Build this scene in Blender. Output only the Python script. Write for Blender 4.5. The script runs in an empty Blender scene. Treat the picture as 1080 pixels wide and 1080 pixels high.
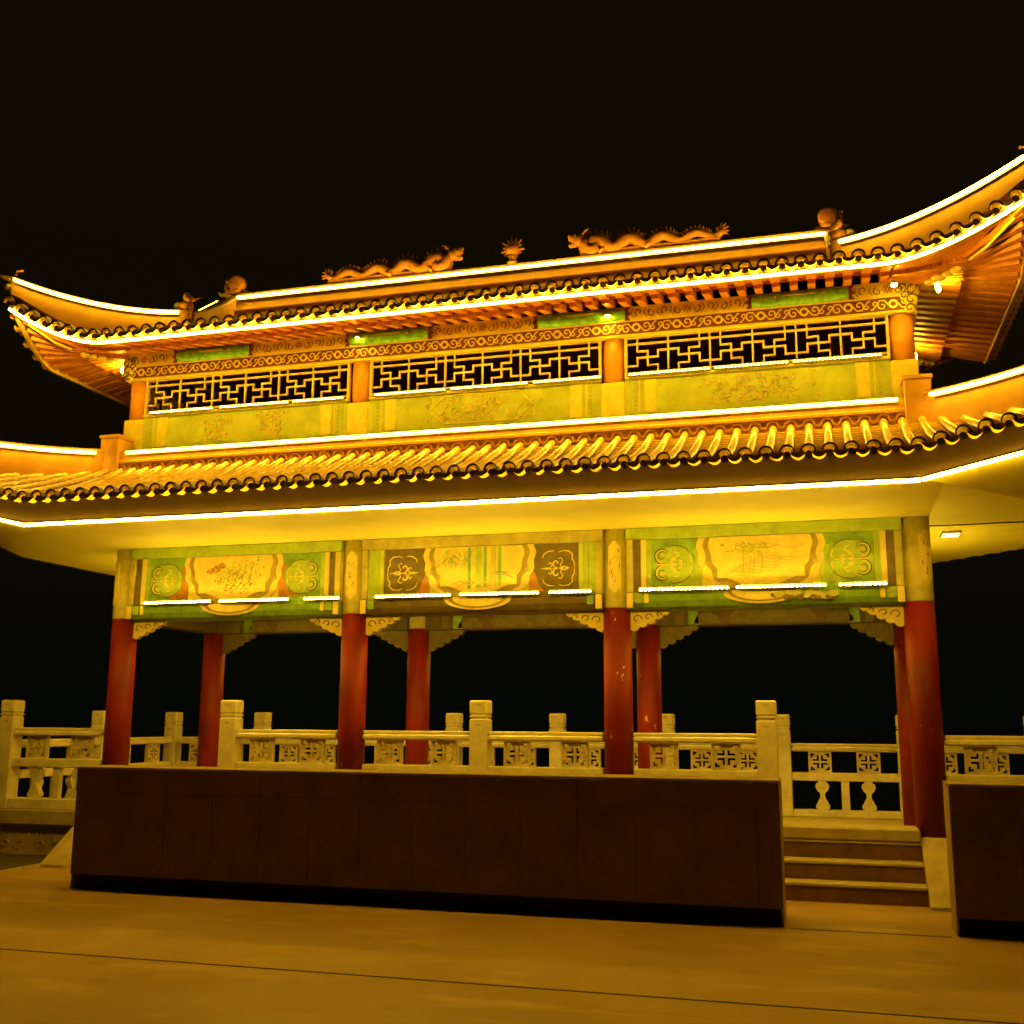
import bpy, math, random
from mathutils import Vector, Matrix
random.seed(7)
sc = bpy.context.scene
PI = math.pi
S = 3.05                       # column spacing

# ------------------------------------------------------------------ camera
CAM = (3.7007, -11.7248, 1.6)
yaw, pitch, roll = -0.2792, 0.1877, 0.0062
f = Vector((math.sin(yaw)*math.cos(pitch), math.cos(yaw)*math.cos(pitch), math.sin(pitch)))
r = Vector((math.cos(yaw), -math.sin(yaw), 0)); u = r.cross(f)
c_, s_ = math.cos(roll), math.sin(roll)
r2 = c_*r + s_*u; u2 = -s_*r + c_*u
cam = bpy.data.cameras.new('camera'); co = bpy.data.objects.new('camera', cam)
sc.collection.objects.link(co)
co.matrix_world = Matrix(((r2.x, u2.x, -f.x, CAM[0]), (r2.y, u2.y, -f.y, CAM[1]), (r2.z, u2.z, -f.z, CAM[2]), (0, 0, 0, 1)))
cam.sensor_width = 36; cam.lens = 1166.09/1080*36; cam.clip_start = .05; cam.clip_end = 3000
sc.camera = co

# ------------------------------------------------------------------ night sky
w = bpy.data.worlds.new('World'); sc.world = w; w.use_nodes = True
nt = w.node_tree; bg = nt.nodes['Background']
tc = nt.nodes.new('ShaderNodeTexCoord'); sx = nt.nodes.new('ShaderNodeSeparateXYZ')
rp = nt.nodes.new('ShaderNodeValToRGB')
nt.links.new(tc.outputs['Generated'], sx.inputs[0]); nt.links.new(sx.outputs['Z'], rp.inputs[0])
nt.links.new(rp.outputs[0], bg.inputs[0])
e = rp.color_ramp.elements
e[0].position = 0.0; e[0].color = (.0014, .0020, .0012, 1)
e[1].position = .45; e[1].color = (.0052, .0030, .0003, 1)
x_ = e.new(.16); x_.color = (.0036, .0028, .0005, 1)
bg.inputs[1].default_value = 1.0
sc.view_settings.view_transform = 'Standard'; sc.view_settings.look = 'None'
sc.view_settings.exposure = 0; sc.view_settings.gamma = 1
sc.cycles.max_bounces = 8; sc.cycles.diffuse_bounces = 4

STRIP = 125.0      # radiance of the warm tubes
LED = 62.0
FLOOD = 260.0
RIDGE_POWER = 42.0      # the dimmer tubes along the ridges
BEAM_POWER = 190.0

# ------------------------------------------------------------------ materials
def mat(name, col, rough=.6, var=.15, scale=6, bump=.0, spec=.5, col2=None, thr=None, coat=0, stretch=None, metal=0, bscale=None):
    m = bpy.data.materials.new(name); m.use_nodes = True
    n = m.node_tree.nodes; l = m.node_tree.links; b = n['Principled BSDF']
    b.inputs['Roughness'].default_value = rough; b.inputs['Specular IOR Level'].default_value = spec
    b.inputs['Coat Weight'].default_value = coat; b.inputs['Metallic'].default_value = metal
    t = n.new('ShaderNodeTexCoord'); mp = n.new('ShaderNodeMapping'); l.new(t.outputs['Object'], mp.inputs[0])
    if stretch: mp.inputs['Scale'].default_value = stretch
    no = n.new('ShaderNodeTexNoise'); no.inputs['Scale'].default_value = scale; no.inputs['Detail'].default_value = 8
    no.inputs['Roughness'].default_value = .65
    l.new(mp.outputs[0], no.inputs['Vector'])
    cr = n.new('ShaderNodeValToRGB'); l.new(no.outputs[0], cr.inputs[0]); l.new(cr.outputs[0], b.inputs['Base Color'])
    c2 = col2 or tuple(c*(1-var*2) for c in col); c1 = tuple(min(1, c*(1+var*.6)) for c in col)
    if thr:
        cr.color_ramp.elements[0].position = thr[0]; cr.color_ramp.elements[1].position = thr[1]
        cr.color_ramp.elements[0].color = (*c1, 1); cr.color_ramp.elements[1].color = (*c2, 1)
    else:
        cr.color_ramp.elements[0].position = .3; cr.color_ramp.elements[1].position = .7
        cr.color_ramp.elements[0].color = (*c2, 1); cr.color_ramp.elements[1].color = (*c1, 1)
    if bump:
        bn = n.new('ShaderNodeBump'); bn.inputs['Strength'].default_value = bump; bn.inputs['Distance'].default_value = .02
        n2 = n.new('ShaderNodeTexNoise'); n2.inputs['Scale'].default_value = bscale or scale*5; n2.inputs['Detail'].default_value = 6
        l.new(mp.outputs[0], n2.inputs['Vector']); l.new(n2.outputs[0], bn.inputs['Height']); l.new(bn.outputs[0], b.inputs['Normal'])
    return m
def emit(name, col, st):
    m = bpy.data.materials.new(name); m.use_nodes = True; n = m.node_tree.nodes; b = n['Principled BSDF']
    b.inputs['Base Color'].default_value = (.8, .8, .7, 1)
    b.inputs['Emission Color'].default_value = (*col, 1); b.inputs['Emission Strength'].default_value = st
    return m
M = {}
M['tile'] = mat('glazed_tile', (.78, .50, .05), .28, .22, 9, .12, coat=.3)
M['tileshade'] = mat('shaded_tile_arch', (.10, .030, .012), .45, .2, 14, .1)  # arch colour carries the shade of the unlit upward faces
M['ridge'] = mat('ridge_render', (.60, .31, .03), .55, .12, 4, .1)
M['void'] = mat('dark_hollow_fill', (.035, .022, .012), .9, .2, 20, .3)  # darkness of the hollow tile ends put into colour; roof underlay too
M['fascia'] = mat('fascia_paint', (.055, .030, .008), .6, .15, 3, .1)
M['fasciaup'] = mat('fascia_upper_paint', (.55, .34, .08), .6, .15, 5, .1)
M['soffit'] = mat('soffit_paint', (.86, .74, .13), .6, .07, 1.2, .03)
M['rafter'] = mat('rafter_paint', (.70, .26, .04), .5, .15, 8, .1)
M['outer_board_lit'] = mat('lit_outer_boarding', (.55, .17, .035), .6, .15, 8, .1)  # lighter than the rafter board: light on the outer tier is painted in
M['rafterbrd'] = mat('rafter_board_paint', (.27, .055, .02), .7, .2, 8, .1)
M['red'] = mat('column_red_paint', (.23, .013, .008), .52, .28, 3.0, .08, spec=.25, stretch=(1, 1, .35))
M['upcol'] = mat('orange_column_paint', (.72, .30, .03), .45, .06, 4, .03)
M['khaki'] = mat('column_head_paint', (.46, .40, .10), .55, .2, 5, .1)
M['cream'] = mat('cream_paint', (.72, .57, .17), .55, .13, 6, .1)
M['green'] = mat('green_paint', (.22, .40, .04), .55, .25, 6, .1)
M['greenlt'] = mat('light_green_paint', (.36, .48, .05), .55, .18, 7, .1)
M['brown'] = mat('brown_paint', (.15, .105, .03), .6, .25, 8, .08)
M['gold'] = mat('gold_paint', (.86, .66, .14), .4, .12, 14, .08)
M['ink'] = mat('ink_paint', (.10, .08, .02), .6, .2, 10)
M['rust'] = mat('rust_red_paint', (.48, .19, .04), .6, .2, 14)
M['rustshade'] = mat('shaded_rust_paint', (.14, .06, .02), .6, .2, 14)  # rust darkened for the unlit rear beams
M['shade_scroll_gold'] = mat('shade_and_scroll_gold_paint', (.17, .12, .035), .6, .25, 10, .1)  # gold darkened for the unlit rear beams and brackets; also bracket scrolls
M['brownshade'] = mat('shaded_brown_paint', (.10, .07, .025), .7, .2, 12)  # brown darkened to put the rear beams in shade
M['olive'] = mat('olive_frame_paint', (.34, .25, .05), .6, .2, 9, .1)
M['glow'] = emit('soffit_panel_light', (1, .72, .16), 5.0)
M['maroon'] = mat('maroon_paint', (.20, .040, .014), .6, .2, 9, .05)
M['panel'] = mat('yellow_green_panel', (.47, .54, .04), .5, .16, 6, .08)
M['panel2'] = mat('yellow_panel', (.74, .64, .06), .5, .12, 9, .08)
M['bluegreen'] = mat('bright_green_paint', (.24, .66, .06), .4, .35, 16, .15)
M['lattice'] = mat('lattice_gold_paint', (.74, .55, .16), .45, .1, 10, .04)
M['marble'] = mat('pale_marble', (.84, .74, .52), .5, .16, 5, .12, stretch=(1, 1, 1))
M['carved'] = mat('carved_marble', (.76, .63, .38), .6, .22, 12, .3)
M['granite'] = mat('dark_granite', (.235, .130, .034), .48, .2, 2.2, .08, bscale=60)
M['granitelit'] = mat('granite_lit_edge', (.42, .30, .14), .5, .15, 8, .05)  # granite lightened in colour for the lit wall ends and top
M['stone'] = mat('platform_stone', (.52, .37, .14), .7, .22, 3, .25, bscale=18)
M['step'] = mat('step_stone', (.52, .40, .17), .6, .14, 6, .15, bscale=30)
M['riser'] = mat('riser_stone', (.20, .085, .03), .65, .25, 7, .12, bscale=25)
M['metal'] = mat('lamp_metal', (.35, .33, .3), .35, .1, 20, metal=.8)
M['orn'] = mat('terracotta_glaze', (.82, .34, .06), .4, .15, 20, .2)
M['tube'] = emit('warm_tube_light', (1, .60, .03), STRIP)
M['ridge_tube'] = emit('ridge_tube_glow', (1, .60, .035), RIDGE_POWER)
M['beam_led'] = emit('beam_led_glow', (1, .66, .05), BEAM_POWER)
M['added_led'] = emit('added_led_glow', (1, .64, .05), 150.0)
M['led'] = emit('led_bulb_light', (1, .66, .05), LED)
M['flood'] = emit('flood_lens_light', (1, .66, .03), FLOOD)

# flaking white chips on the red columns
def chips(m):
    n = m.node_tree.nodes; l = m.node_tree.links; b = n['Principled BSDF']
    src = b.inputs['Base Color'].links[0].from_socket
    t = n.new('ShaderNodeNewGeometry'); mp = n.new('ShaderNodeMapping'); mp.inputs['Scale'].default_value = (1, 1, .45)
    l.new(t.outputs['Position'], mp.inputs[0])
    for lk in list(m.node_tree.links):
        if lk.to_node.type == 'MAPPING' and lk.to_node != mp: l.new(t.outputs['Position'], lk.to_node.inputs[0])
    no = n.new('ShaderNodeTexNoise'); no.inputs['Scale'].default_value = 9; no.inputs['Detail'].default_value = 10; no.inputs['Roughness'].default_value = .6
    l.new(mp.outputs[0], no.inputs['Vector'])
    cr = n.new('ShaderNodeValToRGB'); cr.color_ramp.elements[0].position = .665; cr.color_ramp.elements[1].position = .68
    l.new(no.outputs[0], cr.inputs[0])
    mx = n.new('ShaderNodeMix'); mx.data_type = 'RGBA'
    l.new(cr.outputs[0], mx.inputs[0]); l.new(src, mx.inputs[6]); mx.inputs[7].default_value = (.55, .34, .2, 1)
    l.new(mx.outputs[2], b.inputs['Base Color'])
chips(M['red'])

# plaza concrete: broad mottling, worn pale streaks, darker stains
def ground_mat():
    m = bpy.data.materials.new('plaza_concrete'); m.use_nodes = True
    n = m.node_tree.nodes; l = m.node_tree.links; b = n['Principled BSDF']
    t = n.new('ShaderNodeTexCoord')
    def noise(sc_, det, st=(1, 1, 1), rot=0):
        mp = n.new('ShaderNodeMapping'); mp.inputs['Scale'].default_value = st; mp.inputs['Rotation'].default_value[2] = rot
        l.new(t.outputs['Object'], mp.inputs[0])
        q = n.new('ShaderNodeTexNoise'); q.inputs['Scale'].default_value = sc_; q.inputs['Detail'].default_value = det
        l.new(mp.outputs[0], q.inputs['Vector']); return q.outputs[0]
    def ramp(v, a, ca, b_, cb):
        q = n.new('ShaderNodeValToRGB'); l.new(v, q.inputs[0])
        q.color_ramp.elements[0].position = a; q.color_ramp.elements[0].color = ca
        q.color_ramp.elements[1].position = b_; q.color_ramp.elements[1].color = cb; return q.outputs[0]
    base = ramp(noise(.7, 8), .3, (.300, .176, .052, 1), .72, (.395, .238, .074, 1))
    fac = ramp(noise(1.3, 9, (.6, 2.2, 1), .5), .58, (0, 0, 0, 1), .74, (1, 1, 1, 1))
    mx = n.new('ShaderNodeMix'); mx.data_type = 'RGBA'; l.new(fac, mx.inputs[0]); l.new(base, mx.inputs[6]); mx.inputs[7].default_value = (.49, .33, .12, 1)
    fac2 = ramp(noise(2.6, 10, (1, 1, 1), 1.1), .62, (0, 0, 0, 1), .70, (.6, .6, .6, 1))
    mx2 = n.new('ShaderNodeMix'); mx2.data_type = 'RGBA'; l.new(fac2, mx2.inputs[0]); l.new(mx.outputs[2], mx2.inputs[6]); mx2.inputs[7].default_value = (.24, .135, .04, 1)
    l.new(mx2.outputs[2], b.inputs['Base Color'])
    l.new(ramp(noise(1.1, 6), .3, (.5, .5, .5, 1), .7, (.78, .78, .78, 1)), b.inputs['Roughness'])
    bn = n.new('ShaderNodeBump'); bn.inputs['Strength'].default_value = .22; bn.inputs['Distance'].default_value = .01
    l.new(noise(55, 6), bn.inputs['Height']); l.new(bn.outputs[0], b.inputs['Normal'])
    return m
M['ground'] = ground_mat()
M['far'] = mat('sky_blend_surface', (.01, .012, .008), .12, .1, .05, .05, bscale=1.5)  # dark mirror surface, added so the far ground takes the sky tone
M['wall_foot'] = mat('near_black_core', (.012, .008, .005), .7, .2, 8)  # near-black behind the slabs and in the recess below them
M['bed'] = mat('bed_soil', (.085, .062, .022), .85, .35, 3, .6, bscale=14)
M['joint'] = mat('joint_tar', (.10, .05, .02), .9, .2, 12)

# ------------------------------------------------------------------ mesh helpers
class MB:
    def __init__(s): s.v = []; s.f = []; s.m = []; s.mats = []; s.sm = []
    def mi(s, m):
        m = M[m] if isinstance(m, str) else m
        if m not in s.mats: s.mats.append(m)
        return s.mats.index(m)
    def add(s, vs, fs, m, smooth=False):
        b = len(s.v); k = s.mi(m); s.v += [tuple(p) for p in vs]
        for q in fs: s.f.append([i+b for i in q]); s.m.append(k); s.sm.append(smooth)
    def box(s, x0, x1, y0, y1, z0, z1, m, bev=0):
        if x0 > x1: x0, x1 = x1, x0
        if y0 > y1: y0, y1 = y1, y0
        if bev <= 0:
            s.add([(x0,y0,z0),(x1,y0,z0),(x1,y1,z0),(x0,y1,z0),(x0,y0,z1),(x1,y0,z1),(x1,y1,z1),(x0,y1,z1)],
                  [(0,3,2,1),(4,5,6,7),(0,1,5,4),(1,2,6,5),(2,3,7,6),(3,0,4,7)], m); return
        b = bev   # chamfered vertical edges + top/bottom edges
        def ring(i, z): 
            return [(x0+i+b, y0+i, z), (x1-i-b, y0+i, z), (x1-i, y0+i+b, z), (x1-i, y1-i-b, z), (x1-i-b, y1-i, z), (x0+i+b, y1-i, z), (x0+i, y1-i-b, z), (x0+i, y0+i+b, z)]
        s.loft([ring(b, z0), ring(0, z0+b), ring(0, z1-b), ring(b, z1)], m, True)
    def loft(s, rings, m, caps=True, smooth=False, closed=True):
        n = len(rings[0]); vs = [p for rg in rings for p in rg]; fs = []
        for i in range(len(rings)-1):
            for j in range(n if closed else n-1):
                k = (j+1) % n
                fs.append((i*n+j, i*n+k, (i+1)*n+k, (i+1)*n+j))
        if caps: fs.append(tuple(range(n-1, -1, -1))); fs.append(tuple((len(rings)-1)*n+j for j in range(n)))
        s.add(vs, fs, m, smooth)
    def lathe(s, cx, cy, prof, m, n=32, smooth=True, a0=0):
        s.loft([[(cx+rr*math.cos(a0+2*PI*j/n), cy+rr*math.sin(a0+2*PI*j/n), z) for j in range(n)] for rr, z in prof], m, True, smooth)
    def tube(s, pts, rad, m, n=8, smooth=True, caps=True, sq=(1, 1)):
        P = [Vector(p) for p in pts]; rings = []; up0 = Vector((0, 0, 1))
        for i, p in enumerate(P):
            d = (P[min(i+1, len(P)-1)]-P[max(i-1, 0)]).normalized()
            up = up0 if abs(d.z) < .95 else Vector((0, 1, 0))
            a = d.cross(up).normalized(); b = a.cross(d)
            R = rad(i/(len(P)-1)) if callable(rad) else rad
            rings.append([tuple(p+a*math.cos(2*PI*j/n+PI/n)*R*sq[0]+b*math.sin(2*PI*j/n+PI/n)*R*sq[1]) for j in range(n)])
        s.loft(rings, m, caps, smooth)
    def prism_xz(s, poly, y0, y1, m):   # outline in x,z thickened along y
        n = len(poly)
        s.add([(x, y0, z) for x, z in poly]+[(x, y1, z) for x, z in poly],
              [tuple(range(n)), tuple(range(2*n-1, n-1, -1))]+[(j, j+n, (j+1) % n+n, (j+1) % n) for j in range(n)], m)
    def prism_yz(s, poly, x0, x1, m):
        n = len(poly)
        s.add([(x0, y, z) for y, z in poly]+[(x1, y, z) for y, z in poly],
              [tuple(range(n-1, -1, -1)), tuple(range(n, 2*n))]+[(j, (j+1) % n, (j+1) % n+n, j+n) for j in range(n)], m)
    def ribbon(s, pts, wd, y, th, m):   # raised painted line lying in an xz plane facing -y
        n = len(pts); L = []; Rr = []
        for i in range(n):
            a = pts[max(i-1, 0)]; b = pts[min(i+1, n-1)]
            dx, dz = b[0]-a[0], b[1]-a[1]; q = math.hypot(dx, dz) or 1
            ww = wd(i/(n-1)) if callable(wd) else wd
            nx, nz = -dz/q*ww/2, dx/q*ww/2
            L.append((pts[i][0]+nx, pts[i][1]+nz)); Rr.append((pts[i][0]-nx, pts[i][1]-nz))
        vs = [(x, y-th, z) for x, z in L]+[(x, y-th, z) for x, z in Rr]+[(x, y, z) for x, z in L]+[(x, y, z) for x, z in Rr]
        fs = []
        for i in range(n-1):
            fs += [(i, i+1, n+i+1, n+i), (i, 2*n+i, 2*n+i+1, i+1), (n+i, n+i+1, 3*n+i+1, 3*n+i)]
        s.add(vs, fs, m)
    def ball(s, c, rr, m, n=12, sc3=(1, 1, 1)):
        rings = [[(c[0]+sc3[0]*rr*math.sin(PI*i/(n//2+2))*math.cos(2*PI*j/n), c[1]+sc3[1]*rr*math.sin(PI*i/(n//2+2))*math.sin(2*PI*j/n), c[2]-sc3[2]*rr*math.cos(PI*i/(n//2+2))) for j in range(n)] for i in range(1, n//2+2)]
        s.loft(rings, m, True, True)
    def xform(s, fn): s.v = [fn(p) for p in s.v]; return s
    def build(s, name, parent=None, label=None):
        me = bpy.data.meshes.new(name); me.from_pydata(s.v, [], s.f)
        for m in s.mats: me.materials.append(m)
        me.polygons.foreach_set('material_index', s.m); me.polygons.foreach_set('use_smooth', s.sm); me.update()
        o = bpy.data.objects.new(name, me); sc.collection.objects.link(o)
        if parent: o.parent = parent
        if label: o['label'] = label
        return o
def thing(name, label, cat, group=None, loc=(0, 0, 0), rz=0):
    o = bpy.data.objects.new(name, None); sc.collection.objects.link(o); o.location = loc; o.rotation_euler.z = rz
    o.empty_display_size = .3
    o['label'] = label; o['category'] = cat
    if group: o['group'] = group
    return o
def copy_part(o, parent, loc=None, rz=None):
    c = o.copy(); sc.collection.objects.link(c); c.parent = parent
    if loc is not None: c.location = loc
    if rz is not None: c.rotation_euler.z = rz
    for ch in o.children:
        d = ch.copy(); sc.collection.objects.link(d); d.parent = c
    return c
def struct(o, label, kind='structure'): o['kind'] = kind; o['label'] = label; return o
def spiral(cx, cz, r0, r1, a0, a1, n=18, sx=1):
    return [(cx+sx*(r0+(r1-r0)*i/n)*math.cos(a0+(a1-a0)*i/n), cz+(r0+(r1-r0)*i/n)*math.sin(a0+(a1-a0)*i/n)) for i in range(n+1)]

# ================================================================== SETTING
b = MB(); b.box(-60, 60, -60, 3.9, -.3, 0, 'ground'); struct(b.build('plaza_ground'), 'amber lit concrete plaza in front of the pavilion')
b = MB(); b.box(-60, 60, -4.782, -4.766, .0, .004, 'joint'); b.box(3.3, 4.5, -2.226, -2.214, 0, .004, 'joint')
struct(b.build('pavement_joint'), 'dark expansion joint running across the plaza')
b = MB(); b.add([(-1500, 3.9, -2.5), (1500, 3.9, -2.5), (1500, 2000, -2.5), (-1500, 2000, -2.5)], [(0, 1, 2, 3)], 'far')
struct(b.build('sky_blend_sheet'), 'dark reflective sheet added behind the pavilion to blend into the night sky')
b = MB()
nb = 30
vs = []; fs = []
for i in range(nb+1):
    for j in range(nb+1):
        x = -4.80-8*i/nb; y = -1.9+1.78*j/nb
        vs.append((x, y, .012+(.02*random.random() if 0 < j < nb and 0 < i else 0)))
for i in range(nb):
    for j in range(nb): a = i*(nb+1)+j; fs.append((a, a+1, a+nb+2, a+nb+1))
b.add(vs, fs, 'bed', True)
b.box(-4.80, -4.765, -1.95, -.93, 0, .035, 'step'); b.box(-13, -4.80, -1.95, -1.9, 0, .035, 'step')
struct(b.build('garden_bed'), 'dark earth bed beside the platform wall at the left')

rc = random.Random(5)
b = MB()
for (x, y, a, L) in ((-.9, -4.95, .35, .6), (2.4, -5.2, .2, .7), (3.9, -4.1, 1.2, .4)):
    P = [(x, y)]
    for k in range(int(L/.06)):
        a += rc.uniform(-.22, .22); x += .06*math.cos(a); y += .06*math.sin(a); P.append((x, y))
    v = []
    for k, (px, py) in enumerate(P):
        wd = .0022*(1-k/len(P))+.0006; v += [(px-wd*math.sin(a), py+wd*math.cos(a), .003), (px+wd*math.sin(a), py-wd*math.cos(a), .003)]
    b.add(v, [(2*k, 2*k+1, 2*k+3, 2*k+2) for k in range(len(P)-1)], 'joint')
struct(b.build('pavement_cracks'), 'hairline cracks in the concrete plaza')
# ================================================================== PLATFORM
ZT = .53
pf = thing('stone_platform', 'raised stone platform with carved dado that carries the pavilion and railings', 'platform')
b = MB()
b.box(-6.28, 6.28, -.06, 3.75, 0, .355, 'stone')
b.build('platform_wall', pf)
b = MB()
b.box(-6.34, 6.34, .16, 3.81, .357, .43, 'step', .01)
b.build('platform_floor', pf)
b = MB()
b.box(-6.36, -4.78, -.13, .158, .357, ZT, 'step', .012); b.box(4.78, 6.36, -.13, .158, .357, ZT, 'step', .012)
b.box(-3.02, 3.02, -.13, .158, .357, ZT, 'step', .012)
b.box(-4.777, -4.40, -.13, .158, .357, ZT, 'step', .012); b.box(4.40, 4.777, -.13, .158, .357, ZT, 'step', .012)
b.build('cornice', pf)
# shallow carved arcs and clouds on the dado
for side in (-1, 1):
    b = MB()
    for k in range(3):
        cx = side*(5.0+.5*k)
        for (dx, dz, r0, a0, a1) in ((-.12, .22, .09, 0, 3.6), (.12, .24, .1, PI, PI-4), (0, .12, .06, 0, 5), (.2, .1, .07, 1, 5)):
            b.ribbon(spiral(cx+dx, dz, r0, r0*.35, a0, a1, 16), .012, -.06, .012, 'stone')
        b.ribbon([(cx-.24, .30), (cx-.1, .315), (cx, .30), (cx+.1, .315), (cx+.24, .30)], .014, -.06, .012, 'stone')
    b.build('carved_relief', pf)

def make_steps(sgn, label):
    st = thing('stone_steps', label, 'steps', 'stone steps up to the platform')
    x0, x1 = (3.16, 4.447) if sgn > 0 else (-4.447, -3.16)
    for i, (y, z) in enumerate(((-.75, .165), (-.5, .335), (-.25, .505))):
        bb = MB(); z0 = (0, .167, .337)[i]
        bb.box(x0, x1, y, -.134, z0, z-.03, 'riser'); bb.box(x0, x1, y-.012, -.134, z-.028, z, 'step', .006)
        bb.build('step', st)
    bb = MB(); bb.box(x0-.02, x1, -.275, .15, .507, .625, 'step', .015); bb.build('landing_slab', st)
    bb = MB()
    poly = [(-.135, 0), (-.135, .545), (-.20, .545), (-.95, .03), (-.95, 0)]
    bb.prism_yz(poly, *( (4.45, 4.775) if sgn > 0 else (-4.775, -4.45)), 'step'); bb.build('cheek_wall', st)
    return st
make_steps(1, 'stone steps with dark risers between the two dark walls, below the right end bay')
make_steps(-1, 'stone steps behind the left end of the long dark wall, mostly hidden')

# ================================================================== BALUSTRADES
def carved_bitmap():
    n = 11; H = set()
    for i in range(-5, 6):
        for j in range(-5, 6):
            a, c = abs(i), abs(j)
            if (a, c) in ((1, 1), (2, 1), (3, 1), (1, 2), (1, 3), (4, 4), (4, 3), (3, 4)): H.add((i, j))
    return n, H
def panel_mesh():   # centred at x=0, z 0..1 scaled; perforated
    b = MB(); n, H = carved_bitmap(); W = .29; Ht = .262; t = .028
    xs = [-W/2+W*i/n for i in range(n+1)]; zs = [Ht*i/n for i in range(n+1)]
    solid = lambda i, j: 0 <= i < n and 0 <= j < n and (i-5, j-5) not in H
    for i in range(n):
        for j in range(n):
            if not solid(i, j): continue
            x0, x1, z0, z1 = xs[i], xs[i+1], zs[j], zs[j+1]
            b.add([(x0, -t, z0), (x1, -t, z0), (x1, -t, z1), (x0, -t, z1)], [(0, 1, 2, 3)], 'carved')
            b.add([(x0, t, z0), (x1, t, z0), (x1, t, z1), (x0, t, z1)], [(3, 2, 1, 0)], 'carved')
            for di, dj, P in ((-1, 0, [(x0, z0), (x0, z1)]), (1, 0, [(x1, z1), (x1, z0)]), (0, -1, [(x1, z0), (x0, z0)]), (0, 1, [(x0, z1), (x1, z1)])):
                if not solid(i+di, j+dj):
                    (xa, za), (xb, zb) = P
                    b.add([(xa, -t, za), (xb, -t, zb), (xb, t, zb), (xa, t, za)], [(0, 1, 2, 3)], 'carved')
    # thin raised border and a disc in the middle
    for (a, c, d, e_) in ((-W/2, W/2, 0, .014), (-W/2, W/2, Ht-.014, Ht)):
        b.box(a, c, -t-.006, -t, d, e_, 'carved')
    for (a, c) in ((-W/2, -W/2+.014), (W/2-.014, W/2)):
        b.box(a, c, -t-.006, -t, .014, Ht-.014, 'carved')
    return b
def vase_mesh():
    b = MB(); H = .365
    pr = [(.035, 0), (.085, .02), (.088, .05), (.06, .10), (.034, .15), (.026, .18), (.034, .21), (.07, .25), (.085, .29), (.08, .325), (.05, .345), (.05, H)]
    # smooth the profile
    pts = []
    for i in range(len(pr)-1):
        for k in range(3):
            t = k/3; t2 = t*t*(3-2*t)
            pts.append((pr[i][0]+(pr[i+1][0]-pr[i][0])*t2, pr[i][1]+(pr[i+1][1]-pr[i][1])*t))
    pts.append(pr[-1])
    b.prism_xz([(x, z) for x, z in pts]+[(-x, z) for x, z in reversed(pts)], -.04, .04, 'marble')
    return b
PAN = None; VAS = None
def post_mesh(h):
    b = MB(); a = .1
    b.box(-a, a, -a, a, -.10, h-.20, 'marble', .01)
    b.box(-a+.012, a-.012, -a+.012, a-.012, h-.20, h-.178, 'marble')
    b.box(-a, a, -a, a, h-.178, h-.165, 'marble')
    b.box(-a+.01, a-.01, -a+.01, a-.01, h-.165, h-.15, 'marble')
    b.box(-a, a, -a, a, h-.15, h, 'marble', .012)
    # small carved lotus marks
    for zz in (h-.06, h-.27):
        for k in (-1, 0, 1):
            b.ribbon([(k*.02-.012, zz), (k*.02, zz+.022), (k*.02+.012, zz)], .006, -a, .004, 'stone')
    return b
POSTM = None
def section(parent, ax, c0, c1, fixed, z0, tint=None):
    """one bay of railing between c0 and c1 along axis ax; z0 = underside of its base"""
    global PAN, VAS
    L = c1-c0; mid = (c0+c1)/2
    def place(bm, name, off, zz):
        if ax == 'x': loc = (mid+off, fixed, zz); rz = 0
        else: loc = (fixed, mid+off, zz); rz = PI/2
        o = bm.build(name, parent) if isinstance(bm, MB) else copy_part(bm, parent)
        o.location = loc; o.rotation_euler.z = rz; return o
    h = L/2
    b = MB(); b.box(-h, h, -.085, .085, 0, .13, 'marble', .012); place(b, 'base_rail', 0, z0)
    b = MB(); b.box(-h, h, -.06, .06, .495, .60, 'marble', .01); place(b, 'middle_rail', 0, z0)
    b = MB(); b.box(-h, h, -.075, .075, .868, .93, 'marble', .015); b.box(-h, h, -.05, .05, .93, .968, 'marble', .008)
    b.box(-h+.06, -.08, -.082, -.075, .885, .905, 'marble'); b.box(.08, h-.06, -.082, -.075, .885, .905, 'marble')
    place(b, 'top_rail', 0, z0)
    for sgn in (-1, 1):
        off = sgn*(L/4-.03 if L > 1.3 else L/4)
        if PAN is None: PAN = place(panel_mesh(), 'carved_panel', off, z0+.603)
        else: place(PAN, 'carved_panel', off, z0+.603)
        if VAS is None: VAS = place(vase_mesh(), 'baluster', off*.95, z0+.13)
        else: place(VAS, 'baluster', off*.95, z0+.13)
    b = MB(); b.box(-.05, .05, -.035, .035, .13, .495, 'marble', .006); place(b, 'stile', 0, z0)
def post(parent, x, y, z0, h):
    b = post_mesh(h); o = b.build('post', parent); o.location = (x, y, z0)
def balustrade(label, posts, secs, z0, h):
    t = thing('balustrade', label, 'balustrade', 'pale marble balustrades round the platform')
    for (x, y) in posts: post(t, x, y, z0+.10, h-.10+ (1.82-1.82))
    for (ax, a, c, fx) in secs: section(t, ax, a, c, fx, z0)
    return t
CR = .158
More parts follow.
